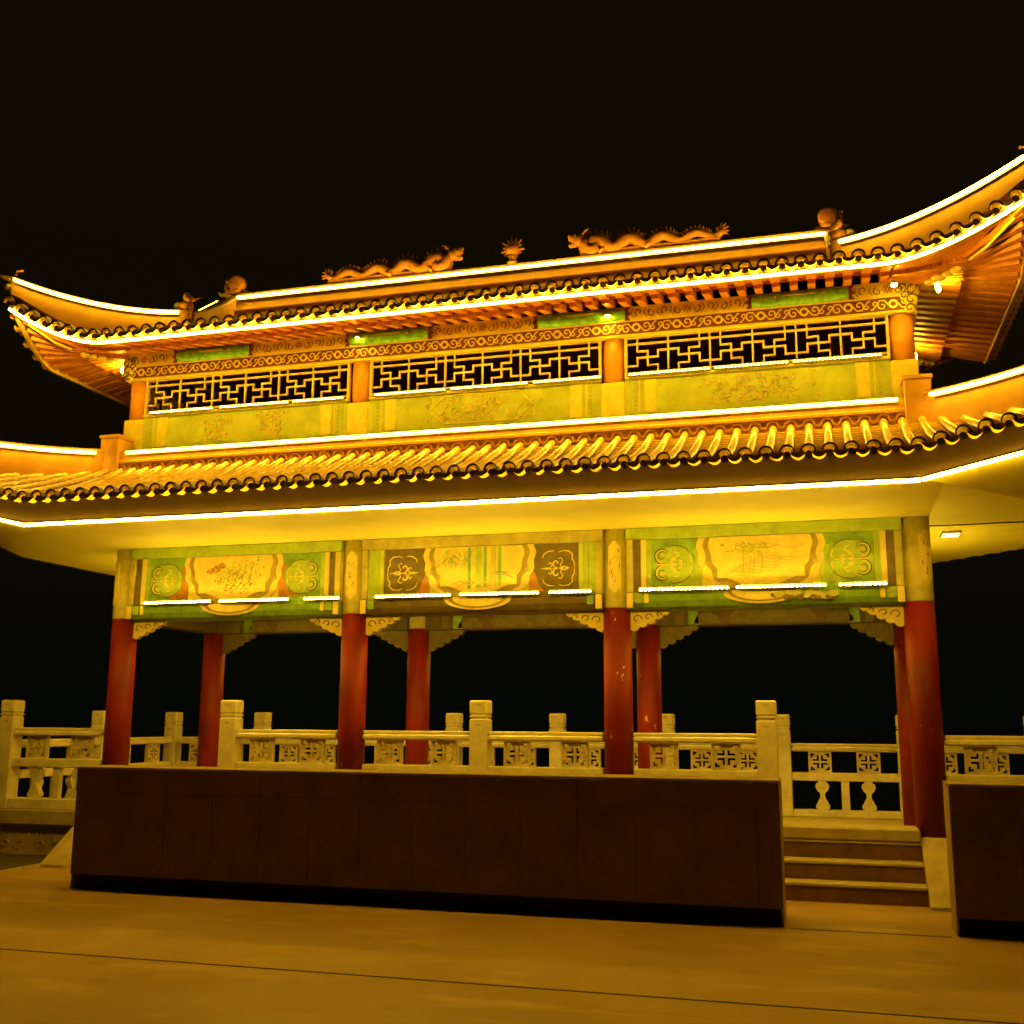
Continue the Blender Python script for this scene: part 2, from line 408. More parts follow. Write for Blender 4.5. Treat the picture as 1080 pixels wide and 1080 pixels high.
# front runs butt into the columns
balustrade('long marble balustrade in the front column row, right behind the long dark wall',
           [(-S, 0), (0, 0), (S, 0)],
           [('x', -S+.1, -S/2-CR, 0), ('x', -S/2+CR, -.1, 0), ('x', .1, S/2-CR, 0), ('x', S/2+CR, S-.1, 0)], ZT, 1.30)
balustrade('short marble balustrade between the leftmost red column and the left edge of the view',
           [(-2*S, 0)], [('x', -2*S+.1, -1.5*S-CR, 0), ('x', -3*S+.1, -2*S-.1, 0)], ZT, 1.30)
balustrade('shadowed marble balustrade right of the rightmost red column, above the short dark wall',
           [(2*S, 0)], [('x', 1.5*S+CR, 2*S-.1, 0)], ZT, 1.30)
ZR = .43
balustrade('marble balustrade along the rear edge of the platform, seen between the red columns',
           [(k*S/2, 3.57) for k in range(-4, 5)],
           [('x', k*S/2+.1, (k+1)*S/2-.1, 3.57) for k in range(-4, 4)], ZR-.05, 1.34)
balustrade('marble balustrade running back along the left side of the platform',
           [(-2*S, 1.785)], [('y', .1, 1.685, -2*S), ('y', 1.885, 3.47, -2*S)], ZR-.05, 1.34)
balustrade('marble balustrade running back along the right side of the platform',
           [(2*S, 1.785)], [('y', .1, 1.685, 2*S), ('y', 1.885, 3.47, 2*S)], ZR-.05, 1.34)

# ================================================================== DARK WALLS IN FRONT
def dark_wall(x0, x1, label):
    t = thing('low_wall', label, 'wall', 'dark granite walls before the pavilion')
    yf = -2.2; th = .48
    b = MB(); b.box(x0+.02, x1-.02, yf+.12, yf+th-.02, 0, 1.10, 'wall_foot'); b.box(x0+.019, x1-.019, yf+.022, yf+.118, .142, 1.10, 'wall_foot')
    b.box(x0, x0+.018, yf+.022, yf+th-.02, 0, 1.12, 'granitelit'); b.box(x1-.018, x1, yf+.022, yf+th-.02, 0, 1.12, 'granitelit')
    b.build('wall_core', t)
    b = MB(); x = x0
    while x < x1-.01:
        xe = min(x+.5, x1)
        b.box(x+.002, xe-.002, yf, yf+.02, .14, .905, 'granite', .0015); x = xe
    b.build('cladding_slabs', t)
    b = MB(); x = x0
    while x < x1-.01:
        xe = min(x+1.0, x1)
        b.box(x+.0015, xe-.0015, yf-.012, yf+.02, .909, 1.122, 'granite', .004); x = xe
    b.build('cap_band', t)
    b = MB(); b.box(x0, x1, yf-.012, yf+th, 1.124, 1.146, 'granitelit', .003); b.build('coping', t)
    return t
dark_wall(-3.44, 3.25, 'long low dark granite wall across the front of the pavilion')
dark_wall(4.545, 8.0, 'short low dark granite wall cut by the right edge of the photo')

# ================================================================== PAVILION
pv = thing('pavilion', 'two tiered Chinese pavilion with red columns and glowing outlined upturned roofs', 'pavilion')
DR = 2.085
XC = [-1.5*S, -.5*S, .5*S, 1.5*S]
ZH = 2.80; ZS = 3.65

def cartouche(w_, h_, n=10):
    P = []
    def arc(cx, cz, r_, a0, a1):
        for i in range(n+1): a = a0+(a1-a0)*i/n; P.append((cx+r_*math.cos(a), cz+r_*math.sin(a)))
    rr = w_*.28
    arc(w_/2-rr, h_/2-rr*1.2, rr, 0, PI/2); P.append((w_*.2, h_/2-rr*.2+rr*.25)); arc(0, h_/2-rr*.1, rr*.8, .6, PI-.6)
    P.append((-w_*.2, h_/2+rr*.05)); arc(-w_/2+rr, h_/2-rr*1.2, rr, PI/2, PI)
    Q = [(x, -z) for x, z in reversed(P)]
    return P+Q
for yi, yy in enumerate((0, DR)):
    for i, x in enumerate(XC):
        zb = ZT if yi == 0 else .43
        b = MB(); b.lathe(0, 0, [(.152, zb-yy*0), (.152, 1.6), (.150, ZH)], 'red', 40)
        o = b.build('column', pv); o.location = (x, yy, 0)
        b = MB(); b.lathe(0, 0, [(.1525, ZH+.001), (.150, ZH+.02), (.150, ZS-.001)], 'khaki', 40)
        h = b.build('painted_head', o)
        # plaque following the curve of the head
        b = MB(); P = cartouche(.135, .50)
        sg = -1 if yi == 0 else 1
        ang0 = .0 if abs(x) < 4 else (.62 if x > 0 else -.62)
        def bend(px, rad):
            a = px/.15+ang0
            return (rad*math.sin(a), sg*rad*math.cos(a))
        n = len(P)
        vo = [(*bend(px, .158), 3.24+pz) for px, pz in P]; vi = [(*bend(px, .149), 3.24+pz) for px, pz in P]
        cpt = [(*bend(0, .160), 3.24)]
        b.add(vo+vi+cpt, [(j, (j+1) % n, 2*n) for j in range(n)]+[(j, j+n, (j+1) % n+n, (j+1) % n) for j in range(n)], 'cream')
        # painted sprig
        for k in range(7):
            a0 = random.uniform(0, 6); cx = random.uniform(-.03, .03); cz = -.15+.05*k
            pts = [(cx+.025*math.cos(a0+t*1.3), cz+.03*math.sin(a0+t*1.9)) for t in [q/4 for q in range(6)]]
            vs = []; 
            for px, pz in pts: vs.append((*bend(px-.004, .1615), 3.24+pz)); vs.append((*bend(px+.004, .1615), 3.24+pz+.006))
            b.add(vs, [(2*q, 2*q+1, 2*q+3, 2*q+2) for q in range(len(pts)-1)], 'brown')
        b.build('plaque', h)

# ---- beams with paintings (front bays detailed)
def medallion(cx, zc, rx, rz, zmax, zmin, wob=.02, nw=14):
    P = []
    for i in range(97):
        a = 2*PI*i/96
        k = 1+wob*math.cos(nw*a)
        x = rx*k*math.copysign(abs(math.cos(a))**.8, math.cos(a)); z = rz*k*math.sin(a)
        P.append((cx+x, min(max(zc+z, zmin), zmax)))
    return P[:-1]
def fleur(b, cx, cz, s, m, m2, y, flip=1, kind=0):
    """painted arabesque; kind 0: paired C scrolls, kind 1: lily with frames"""
    T = lambda pts, v=1: [(cx+flip*s*p, cz+v*s*q) for p, q in pts]
    tp = lambda w0: (lambda t: w0*(.35+.65*math.sin(PI*min(1, max(0, t))*.9+.15)))
    for v in (1, -1):
        if kind == 0:
            b.ribbon(T(spiral(.105, .078, .070, .070, -1.9, 2.4, 20), v), tp(.015), y, .004, m2)
            b.ribbon(T(spiral(.105, .078, .052, .012, 2.6, -3.4, 22), v), tp(.010), y, .0045, m2)
            b.ribbon(T(spiral(.105, .078, .060, .060, -1.6, 2.2, 18), v), .008, y, .005, m)
            b.ribbon(T(spiral(.10, .08, .022, .006, 0, 5, 12), v), .007, y, .005, m)
            b.ribbon(T(spiral(-.005, .036, .034, .010, -2.0, 3.4, 16), v), .011, y, .005, m)
            b.ribbon(T(spiral(-.06, .025, .022, .006, 4.6, .2, 12), v), .010, y, .005, m)
            b.ribbon(T([(.03, .0), (-.02, .07), (-.055, .085), (-.04, .11), (-.01, .12)], v), .010, y, .0045, m)
            b.ribbon(T([(.06, .162), (.0, .178), (-.07, .172), (-.125, .145), (-.15, .10)], v), tp(.010), y, .004, m2)
            b.ribbon(T([(-.15, .085), (-.17, .04), (-.155, .02)], v), .010, y, .004, m)
        else:
            b.ribbon(T(spiral(.01, .048, .042, .010, -1.7, 3.6, 20), v), tp(.014), y, .0045, m)
            b.ribbon(T(spiral(.075, .038, .028, .008, 4.9, -.4, 16), v), tp(.010), y, .0045, m)
            b.ribbon(T([(-.05, .0), (-.03, .035), (-.055, .075), (-.035, .10), (-.01, .095)], v), .009, y, .004, m)
            b.ribbon(T([(-.17, .0), (-.165, .06), (-.145, .085), (-.15, .13), (-.115, .165), (-.05, .172), (-.01, .155)], v), tp(.011), y, .004, m2)
            b.ribbon(T([(.03, .172), (.09, .168), (.135, .14), (.15, .10)], v), tp(.011), y, .004, m2)
            b.ribbon(T([(-.11, .0), (-.07, .018), (-.02, .0)], v), .010, y, .004, m)
    b.prism_xz([(cx+flip*s*.10, cz-.012), (cx+flip*s*.17, cz), (cx+flip*s*.10, cz+.012), (cx+flip*s*.06, cz)][::(1 if flip > 0 else -1)], y-.004, y, m)
    b.ribbon([(cx-.15*s, cz), (cx+.12*s, cz)], .006, y, .0035, m)
YB = -.125
def front_beam(i):
    x0, x1 = XC[i]+CR*.80, XC[i+1]-CR*.80
    cx = (x0+x1)/2; gr = i != 1
    t = MB()
    t.box(x0, x1, YB, .12, 2.952, 3.52, 'panel2' if gr else 'panel')          # main board
    o = t.build('painted_beam', pv)
    t = MB(); t.box(x0, x1, YB-.035, .12, 3.523, ZS-.003, 'greenlt' if gr else 'khaki', .006); t.build('top_moulding', o)
    # lower lip: rounded underside
    rings = []
    for xx in (x0, x1):
        rings.append([(xx, YB-.03, 2.95), (xx, YB-.045, 2.92), (xx, YB-.04, 2.86), (xx, YB-.01, 2.80), (xx, YB+.05, 2.775), (xx, .12, 2.775), (xx, .12, 2.95)])
    t = MB(); t.loft(rings, 'green' if gr else 'brown'); t.build('lower_lip', o)
    # end stiles and stripes
    for sg, xe in ((1, x0), (-1, x1)):
        t = MB()
        t.box(xe+sg*.008, xe+sg*.075, YB-.038, YB-.002, 2.955, 3.52, 'khaki', .004)
        t.box(xe+sg*.078, xe+sg*.155, YB-.012, YB-.001, 2.955, 3.52, 'brown' if gr else 'greenlt')
        t.box(xe+sg*.157, xe+sg*.215, YB-.018, YB-.001, 2.955, 3.52, 'cream' if gr else 'greenlt', .003)
        t.box(xe+sg*.217, xe+sg*.265, YB-.012, YB-.001, 2.955, 3.52, 'greenlt' if gr else 'panel')
        t.box(xe+sg*.008, xe+sg*.075, YB-.065, YB-.046, 2.79, 2.945, 'cream', .004)
        t.box(xe+sg*.095, xe+sg*.17, YB-.056, YB-.044, 2.84, 2.94, 'greenlt' if gr else 'green')
        if gr: t.box(xe+sg*.19, xe+sg*.24, YB-.056, YB-.044, 2.84, 2.94, 'panel2')
        t.build('end_stripes', o)
    # side fields
    for sg in (-1, 1):
        t = MB()
        fx0 = cx+sg*(.60); fx1 = cx+sg*(1.13)
        a, c = min(fx0, fx1), max(fx0, fx1)
        t.box(a, c, YB-.006, YB, 2.957, 3.518, 'green' if gr else 'brown')
        fc = (a+c)/2+sg*.03
        if gr:
            # paler oval behind the scroll and a rust corner leaf
            t.prism_xz([(fc+.215*math.cos(q*PI/16), 3.245+.20*math.sin(q*PI/16)) for q in range(32)], YB-.010, YB-.006, 'greenlt')
            t.prism_xz([(cx+sg*p, z) for p, z in ((.60, 3.02), (.86, 3.02), (.80, 3.07), (.72, 3.10), (.68, 3.18), (.66, 3.30), (.70, 3.40), (.62, 3.42), (.60, 3.3))][::(1 if sg > 0 else -1)], YB-.013, YB-.0105, 'rust' if i == 0 else 'greenlt')
            fleur(t, fc, 3.245, 1.12, 'cream', 'ink', YB-.011, sg, 0)
        else:
            fleur(t, fc, 3.245, 1.12, 'cream', 'gold', YB-.007, -sg, 1)
            t.prism_xz([(cx+sg*p, z) for p, z in ((.57, 3.0), (.75, 3.0), (.70, 3.05), (.66, 3.16), (.62, 3.24), (.58, 3.25))][::(1 if sg > 0 else -1)], YB-.010, YB-.0065, 'rust')
        t.build('side_field', o)
    # central medallion: three stepped rings
    t = MB()
    zc = 3.43
    t.prism_xz(medallion(cx, zc, .645, .62, 3.519, 2.956, .018, 22), YB-.018, YB-.0005, 'cream')
    t.prism_xz(medallion(cx, zc, .575, .545, 3.515, 2.96, .02, 18), YB-.026, YB-.018, 'olive')
    t.prism_xz(medallion(cx, zc, .52, .43, 3.512, 2.985, .015, 14), YB-.032, YB-.026, 'cream')
    for q in range(9):
        a = PI+PI*q/8
        px, pz = cx+.60*math.cos(a)*1.0, zc+.50*math.sin(a)
        if pz > 2.97 and q in (1, 3, 5, 7): t.box(px-.02, px+.02, YB-.03, YB-.018, pz-.025, pz+.025, 'khaki', .004)
    # tail of the medallion on the lower lip
    P = medallion(cx, zc, .62, .50, 2.945, 2.80, .02, 20)
    for (sc_, mm, yy) in ((1.0, 'cream', -.052), (.86, 'olive', -.056), (.74, 'cream', -.060)):
        # curved skin over the lip
        pts = [(p, z) for p, z in P if z < 2.944]
        xs = [cx+(-.40+.8*q/24)*sc_ for q in range(25)]
        top = [(xx, YB+yy+.004, 2.948) for xx in xs]
        bot = []
        for xx in xs:
            kk = max(0, 1-((xx-cx)/(.40*sc_))**2)
            zb = 2.945-.135*sc_*math.sqrt(kk)
            bot.append((xx, YB+yy-(.002), zb))
        t.add(top+bot, [(q, q+1, 25+q+1, 25+q) for q in range(24)], mm)
    t.build('medallion', o)
    # the little painting in the medallion
    t = MB(); ys = YB-.033
    t.box(cx-.44, cx+.44, ys+.0005, ys+.0035, 3.08, 3.50, 'cream')
    rnd = random.Random(11+i)
    if i == 0:
        for (px, pz, rr_) in ((-.22, 3.36, .055), (-.14, 3.40, .045), (-.30, 3.33, .035)):
            for q in range(6):
                a = q*PI/3+rnd.random()
                t.prism_xz([(cx+px+rr_*.7*math.cos(a)+rr_*.5*math.cos(k*PI/4), pz+rr_*.55*math.sin(a)+rr_*.38*math.sin(k*PI/4)) for k in range(8)], ys-.001-.0006*q, ys+.002, 'rust')
        for q in range(130):
            px = rnd.gauss(.02, .17); pz = 3.24+rnd.gauss(0, .085)+.12*max(0, px); r0 = rnd.uniform(.010, .024); aa = rnd.random()*PI
            if abs(px) > .42 or pz < 3.06 or pz > 3.47: continue
            t.prism_xz([(cx+px+r0*math.cos(k*PI/3)*math.cos(aa)-r0*.5*math.sin(k*PI/3)*math.sin(aa), pz+r0*math.cos(k*PI/3)*math.sin(aa)+r0*.5*math.sin(k*PI/3)*math.cos(aa)) for k in range(6)], ys-.0012-.0001*(q % 40), ys+.001, ('panel', 'khaki', 'green', 'rust', 'panel2')[q % 5])
        for q in range(60):
            px = rnd.uniform(-.2, .36); pz = 3.15+.3*rnd.random()*(.5+px+.3); pz = min(pz, 3.48); a = rnd.random()*PI
            t.ribbon([(cx+px, pz), (cx+px+.02*math.cos(a), pz+.02*math.sin(a)), (cx+px+.04*math.cos(a+.5), pz+.04*math.sin(a+.5))], .010, ys, .002+.0005*(q % 3), 'panel' if q % 3 else 'green')
        for k in range(4):
            t.ribbon([(cx-.1+.07*k, 3.10), (cx-.05+.09*k, 3.2), (cx-.02+.1*k, 3.32+.04*k)], .006, ys, .003, 'brown')
    elif i == 1:
        for k in range(5):
            px = -.13+.09*k+.02*rnd.random()
            t.box(cx+px, cx+px+.035+.03*(k % 2), ys-.003, ys, 3.04+.01*k, 3.505, ('green', 'greenlt', 'green', 'khaki', 'green')[k])
        for q in range(70):
            px = rnd.uniform(-.46, -.02); pz = rnd.uniform(3.32, 3.5); a = rnd.random()*PI
            if (px/.5)**2+((pz-3.33)/.3)**2 > .9: continue
            t.ribbon([(cx+px, pz), (cx+px+.025*math.cos(a), pz-.02), (cx+px+.04*math.cos(a), pz-.045)], .008, ys, .002+.0004*(q % 4), 'green' if q % 2 else 'khaki')
        for k in range(4):
            t.ribbon([(cx-.3+.1*k, 3.10-.01*k), (cx-.2+.1*k, 3.13), (cx-.1+.12*k, 3.09)], .012, ys, .004, 'khaki')
        t.ribbon([(cx+.14, 3.17), (cx+.22, 3.20), (cx+.32, 3.19), (cx+.4, 3.16)], .02, ys, .002, 'khaki')
        t.ribbon([(cx+.18, 3.215), (cx+.25, 3.225), (cx+.33, 3.21)], .012, ys, .002, 'brown')
    else:
        for q in range(90):
            px = rnd.gauss(-.08, .11); pz = 3.37+rnd.gauss(0, .035); r0 = rnd.uniform(.008, .018)
            t.prism_xz([(cx+px+r0*1.5*math.cos(k*PI/3+q), pz+r0*.8*math.sin(k*PI/3+q)) for k in range(6)], ys-.0012-.0001*(q % 40), ys+.001, ('khaki', 'panel', 'panel2')[q % 3])
        for px in (-.17, -.10, -.06, .02):
            t.ribbon([(cx+px-.02, 3.12), (cx+px, 3.2), (cx+px+.005, 3.34), (cx+px-.01, 3.40)], .010, ys, .002, 'khaki')
        for q in range(60):
            px = rnd.uniform(-.26, .10); pz = 3.34+.10*rnd.random(); a = rnd.random()*PI
            t.ribbon([(cx+px, pz), (cx+px+.02*math.cos(a), pz+.012), (cx+px+.035, pz)], .007, ys, .002+.0004*(q % 4), 'khaki' if q % 3 else 'panel')
        for k in range(7):
            z_ = 3.13+.025*k
            t.ribbon([(cx-.36+.05*k, z_), (cx-.2+.05*k, z_+.02), (cx-.05+.07*k, z_-.005), (cx+.1+.05*k, z_+.01)], .006, ys, .002, 'khaki')
        t.ribbon([(cx+.05, 3.38), (cx+.18, 3.41), (cx+.3, 3.37), (cx+.44, 3.40)], .006, ys, .002, 'khaki')
        # flaked patches on the lip
        for q in range(14):
            px = .12+.045*q+.02*rnd.random(); pz = 2.86+.05*rnd.random(); rr_ = .022+.02*rnd.random()
            t.prism_xz([(cx+px+rr_*1.4*math.cos(k*PI/4+q), pz+rr_*.8*math.sin(k*PI/4+q)) for k in range(8)], YB-.064-.0005*q, YB-.045, 'khaki' if q % 3 else 'brown')
    t.build('picture', o)
    return o
for i in range(3): front_beam(i)

def plain_beam(x0, x1, y0, y1, axis):
    t = MB(); t.box(x0, x1, y0, y1, 2.78, ZS-.003, 'brownshade'); o = t.build('painted_beam', pv)
    t = MB()
    L = (x1-x0) if axis == 'x' else (y1-y0)
    rnd = random.Random(int(x0*10)+int(y0*7))
    if axis == 'x':
        cx = (x0+x1)/2
        for yf in (y0,):
            t.prism_xz([(cx+.62*math.cos(PI*q/24), 2.80+.36*math.sin(PI*q/24)) for q in range(25)], yf-.012, yf, 'rustshade')
            t.prism_xz([(cx+.52*math.cos(PI*q/24), 2.802+.28*math.sin(PI*q/24)) for q in range(25)], yf-.018, yf-.012, 'shade_scroll_gold')
            for sg in (-1, 1):
                t.box(cx+sg*.95-.06, cx+sg*.95+.06, yf-.008, yf, 2.785, 3.5, 'green')
                t.box(cx+sg*1.12-.05, cx+sg*1.12+.05, yf-.012, yf, 2.785, 3.5, 'brown')
                t.prism_xz([(cx+sg*.78+.16*math.cos(PI*q/12), 2.80+.14*math.sin(PI*q/12)) for q in range(13)], yf-.008, yf, 'shade_scroll_gold')
    else:
        xs = x0 if x0 < 0 else x1
        cy = (y0+y1)/2
        t.box(xs-.01 if x0 < 0 else xs, xs if x0 < 0 else xs+.01, cy-.45, cy+.45, 2.95, 3.45, 'shade_scroll_gold')
    t.build('painted_fields', o)
for i in range(3): plain_beam(XC[i]+CR*.8, XC[i+1]-CR*.8, DR-.12, DR+.12, 'x')
for x in (XC[0], XC[3]): plain_beam(x-.12, x+.12, CR*.8, DR-CR*.8, 'y')

# ---- carved brackets under the beams
def bracket(m):
    P = [(0, 0), (0, -.20)]
    pts = [(.03, -.215), (.07, -.20), (.095, -.165), (.13, -.175), (.165, -.16), (.18, -.125), (.215, -.135), (.25, -.12), (.265, -.085), (.30, -.09), (.335, -.075), (.35, -.045), (.385, -.05), (.41, -.03), (.42, 0)]
    b = MB(); b.prism_xz([(x, z) for x, z in (P+pts)], -.035, .035, m)
    for cx, cz, r_ in ((.07, -.09, .055), (.19, -.07, .045), (.30, -.045, .03)):
        b.ribbon(spiral(cx, cz, r_, r_*.25, 0, 5.2, 16), .011, -.035, .008, 'shade_scroll_gold')
    return b
BF = None; BR = None
for yy, mm in ((0, 'cream'), (DR, 'shade_scroll_gold')):
    src = bracket(mm)
    first = None
    for i, x in enumerate(XC):
        for sg in (-1, 1):
            if (i == 0 and sg < 0) or (i == 3 and sg > 0): continue
            if first is None: first = src.build('carved_bracket', pv); o = first
            else: o = copy_part(first, pv)
            o.location = (x+sg*CR*.93, yy, 2.772 if yy == 0 else 2.777)
            o.scale = (sg, 1, 1)
            if yy: o.scale = (sg*1.15, 1, 1.25)

# ---- light bars on the front beams
def led_bar(xa, xb, y, z, parent, pitch=.045, bulb='led'):
    b = MB(); b.box(xa, xb, y+.006, y+.018, z-.018, z+.030, 'metal', .003); b.box(xa, xb, y-.022, y+.003, z-.016, z-.011, 'metal')
    n = max(2, int((xb-xa)/pitch)); 
    for k in range(n):
        xx = xa+(k+.5)*(xb-xa)/n
        b.box(xx-pitch*.27, xx+pitch*.27, y-.012, y+.003, z-.009, z+.010, bulb, .003)
    return b.build('light_bar', parent)
for xa, xb in ((-4.19, -3.28), (-3.17, -2.27), (-2.08, -1.63), (-1.20, -.295), (-.196, .711), (.817, 1.286), (1.796, 2.731), (2.799, 3.701), (3.811, 4.281)):
    led_bar(xa, xb, -.225, 2.972, pv, bulb='beam_led')
for sg in (-1, 1):
    for ya, yb in ((.55, 1.2), (1.26, 1.90)):
        o = led_bar(-(yb-ya)/2, (yb-ya)/2, -.0, 0, pv, bulb='flood'); o.location = (sg*4.722, (ya+yb)/2, 2.95); o.rotation_euler.z = sg*PI/2

for i in range(3):  # unseen bars added behind the front beams to brighten the rear railing
    xm = (XC[i]+XC[i+1])/2
    b = MB(); b.box(xm-1.1, xm+1.1, .122, .235, 2.822, 2.828, 'metal'); o = b.build('added_light_bar', pv)
    b = MB(); b.box(xm-1.08, xm+1.08, .130, .150, 2.800, 2.820, 'added_led'); b.build('lens', o)
# ---- soffit, fascia and tiled skirts ------------------------------------------------
class Skirt:
    def __init__(s, X, Y0, Y1, xi, yi0, yi1, kx, A, p, z0, rise, cv):
        s.X, s.Y0, s.Y1, s.xi, s.yi0, s.yi1, s.kx, s.A, s.p, s.z0, s.rise, s.cv = X, Y0, Y1, xi, yi0, yi1, kx, A, p, z0, rise, cv
        q = (X-xi)/(X-kx); s.kd = (yi0-Y0)/q       # length of the flare on the side eaves
    def prof(s, t): return s.z0+s.rise*(s.cv*t+(1-s.cv)*t*t)
    def sx(s, x): return max(0, (abs(x)-s.kx)/(s.X-s.kx))
    def sy(s, y): return max(0, (s.Y0+s.kd-y)/s.kd, (y-(s.Y1-s.kd))/s.kd)
    def fl(s, q): return s.A*min(q, 1.15)**s.p
    def swell(s, q, t): return s.bulge*min(q, 1)*4*t*(1-t)
    bulge = 0.0
    def front(s, x, t, back=False):   # t from eave (0) to inner line (1)
        y = s.Y0+(s.yi0-s.Y0)*t
        if back: y = s.Y1-(s.yi0-s.Y0)*t
        return (x, y, s.prof(t)+s.fl(s.sx(x))*max(0, 1-t)**1.0+s.swell(s.sx(x), t))
    def side(s, y, t, sg):
        return (sg*(s.X-(s.X-s.xi)*t), y, s.prof(t)+s.fl(s.sy(y))*max(0, 1-t)**(1.0 if s.bulge else 1.4)+s.swell(s.sy(y), t))
    def tmax_front(s, x): return min(1, (s.X-abs(x))/(s.X-s.xi))
    def tmax_side(s, y): return min(1, (y-s.Y0)/(s.yi0-s.Y0), (s.Y1-y)/(s.yi0-s.Y0))
def tile_rows(name, parent, fn, tmax, us, sp, horiz, depth, outward, nseg=14, upto=1.0, close=None):
    """rows of half round glazed tiles with stepped pan tiles between them; fn(u,t)->point; outward: unit vector away from the eave"""
    b = MB(); R = sp*.215
    ow = Vector(outward)
    for ui, uu in enumerate(us):
        tm = min(tmax(uu), upto)
        if tm < .06: continue
        # cover tiles: half tubes with a small step at each joint
        ns = max(2, int(nseg*tm)); rings = []
        for k in range(ns):
            for e_, rs in ((0, 1.12), (.90, .93)):
                t = tm*(k+e_)/ns
                p = Vector(fn(uu, t))
                ring = []; jit = random.uniform(.95, 1.05)
                for j in range(7):
                    a = PI*j/6
                    off = R*rs*jit*math.cos(a)
                    ring.append(tuple(p+Vector(horiz)*off+Vector((0, 0, R*rs*1.05*math.sin(a)+.012))))
                rings.append(ring)
        b.loft(rings, 'tile', False, True, closed=False)
        # pan strip with courses
        tm2 = min(max(tmax(uu+sp/2), .0), upto)
        if tm2 < .04: continue
        nc = max(2, int(nseg*1.3*tm2)); vs = []; fs = []
        for k in range(nc):
            for e_, dz in ((0, .012), (.97, -.002)):
                t = tm2*(k+e_)/nc
                for q in (-.5, -.25, 0, .25, .5):
                    uq = uu+sp/2+q*sp
                    p = Vector(fn(uq, t)); p.z += dz-.018*(1-(2*q)**2)
                    vs.append(tuple(p))
        for k in range(2*nc-1):
            for q in range(4): a = k*5+q; fs.append((a, a+1, a+6, a+5))
        b.add(vs, fs, 'tile', False)
    o = b.build(name, parent)
    # eave ends: arch and filling coloured dark for shade, plain lining, scalloped drip plates
    e_ = MB()
    H = Vector(horiz)
    for uu in us:
        if tmax(uu) < 0.0: continue
        p = Vector(fn(uu, 0)); up = Vector((0, 0, 1))
        R1, R0 = sp*.375, sp*.312
        def arcpts(rad, d, n=10, a0=0., a1=PI, dz=0):
            return [tuple(p+H*rad*math.cos(a0+(a1-a0)*j/n)+up*(rad*1.05*math.sin(a0+(a1-a0)*j/n)+dz)+ow*d) for j in range(n+1)]
        A1 = arcpts(R1, .045, dz=.008); A0 = arcpts(R0, .045, dz=.004); B1 = arcpts(R1, -.05, dz=.008)
        n = len(A1)
        e_.add(A1+A0+B1, [(j, j+1, n+j+1, n+j) for j in range(n-1)]+[(j, 2*n+j, 2*n+j+1, j+1) for j in range(n-1)], 'tileshade')
        C1 = arcpts(R0*.99, .035, dz=.0); C0 = arcpts(R0*.66, .02, dz=-.012); D0 = arcpts(R0*.66, -.03, dz=-.012)
        e_.add(C1+C0+D0, [(j, j+1, n+j+1, n+j) for j in range(n-1)]+[(n+j, n+j+1, 2*n+j+1, 2*n+j) for j in range(n-1)], 'tile')
        D = arcpts(R0*.68, .004, dz=-.02)
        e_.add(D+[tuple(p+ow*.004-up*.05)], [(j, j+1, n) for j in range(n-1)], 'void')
        # drip plate between this row and the next
        q0 = Vector(fn(uu+sp/2, 0))
        if tmax(uu+sp/2) <= 0.0: continue
        top = []; bot = []; bb = []
        for j in range(9):
            s_ = -1+2*j/8; ln = sp/2-R0*.55
            pt = q0+H*s_*ln+ow*.05
            top.append(tuple(pt+up*(.02*s_*s_)+ow*-.02)); bot.append(tuple(pt+up*(-.052+.035*s_*s_))); bb.append(tuple(pt+up*(-.052+.035*s_*s_)-ow*.09))
        e_.add(top+bot+bb, [(j, j+1, 9+j+1, 9+j) for j in range(8)]+[(9+j, 10+j, 19+j, 18+j) for j in range(8)], 'tile')
    e_.build('tile_ends', o)
    return o
def skirt_roof(sk, name, sp, upto_front=1., front_fn=None, front_tmax=None, nseg=14):
    rf = MB()
    n = int(sk.X/sp); us = [k*sp for k in range(-n, n+1)]
    # underlay so that no gap shows
    ff = front_fn or (lambda x, t: sk.front(x, t)); fb = (lambda x, t: (lambda q: (q[0], sk.Y0+sk.Y1-q[1], q[2]))(ff(x, t)))
    ft = front_tmax or sk.tmax_front
    def sheet(fn, tm, a, c, nu=60):
        vs = []; fs = []
        for i in range(nu+1):
            uu = a+(c-a)*i/nu
            for j in range(9):
                q = fn(uu, max(tm(uu), 0)*j/8); vs.append((q[0], q[1], q[2]-.03))
        for i in range(nu):
            for j in range(8): k = i*9+j; fs.append((k, k+1, k+10, k+9))
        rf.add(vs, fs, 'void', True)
    sheet(ff, ft, -sk.X, sk.X); sheet(fb, ft, -sk.X, sk.X)
    for sg in (-1, 1): sheet(lambda y, t: sk.side(y, t, sg), sk.tmax_side, sk.Y0, sk.Y1, 30)
    ro = rf.build(name, pv)
    tile_rows('tile_slope', ro, ff, ft, us, sp, (1, 0, 0), 1, (0, -1, 0), nseg)
    tile_rows('tile_slope', ro, fb, ft, us, sp, (1, 0, 0), 1, (0, 1, 0), nseg)
    m = int((sk.Y1-sk.Y0)/sp); cy = (sk.Y0+sk.Y1)/2
    ys = [cy+(k-(m-1)/2)*sp for k in range(m)]
    for sg in (-1, 1):
        tile_rows('tile_slope', ro, lambda y, t: sk.side(y, t, sg), sk.tmax_side, ys, sp, (0, 1, 0), 1, (sg, 0, 0), nseg)
    return ro
SP = .18
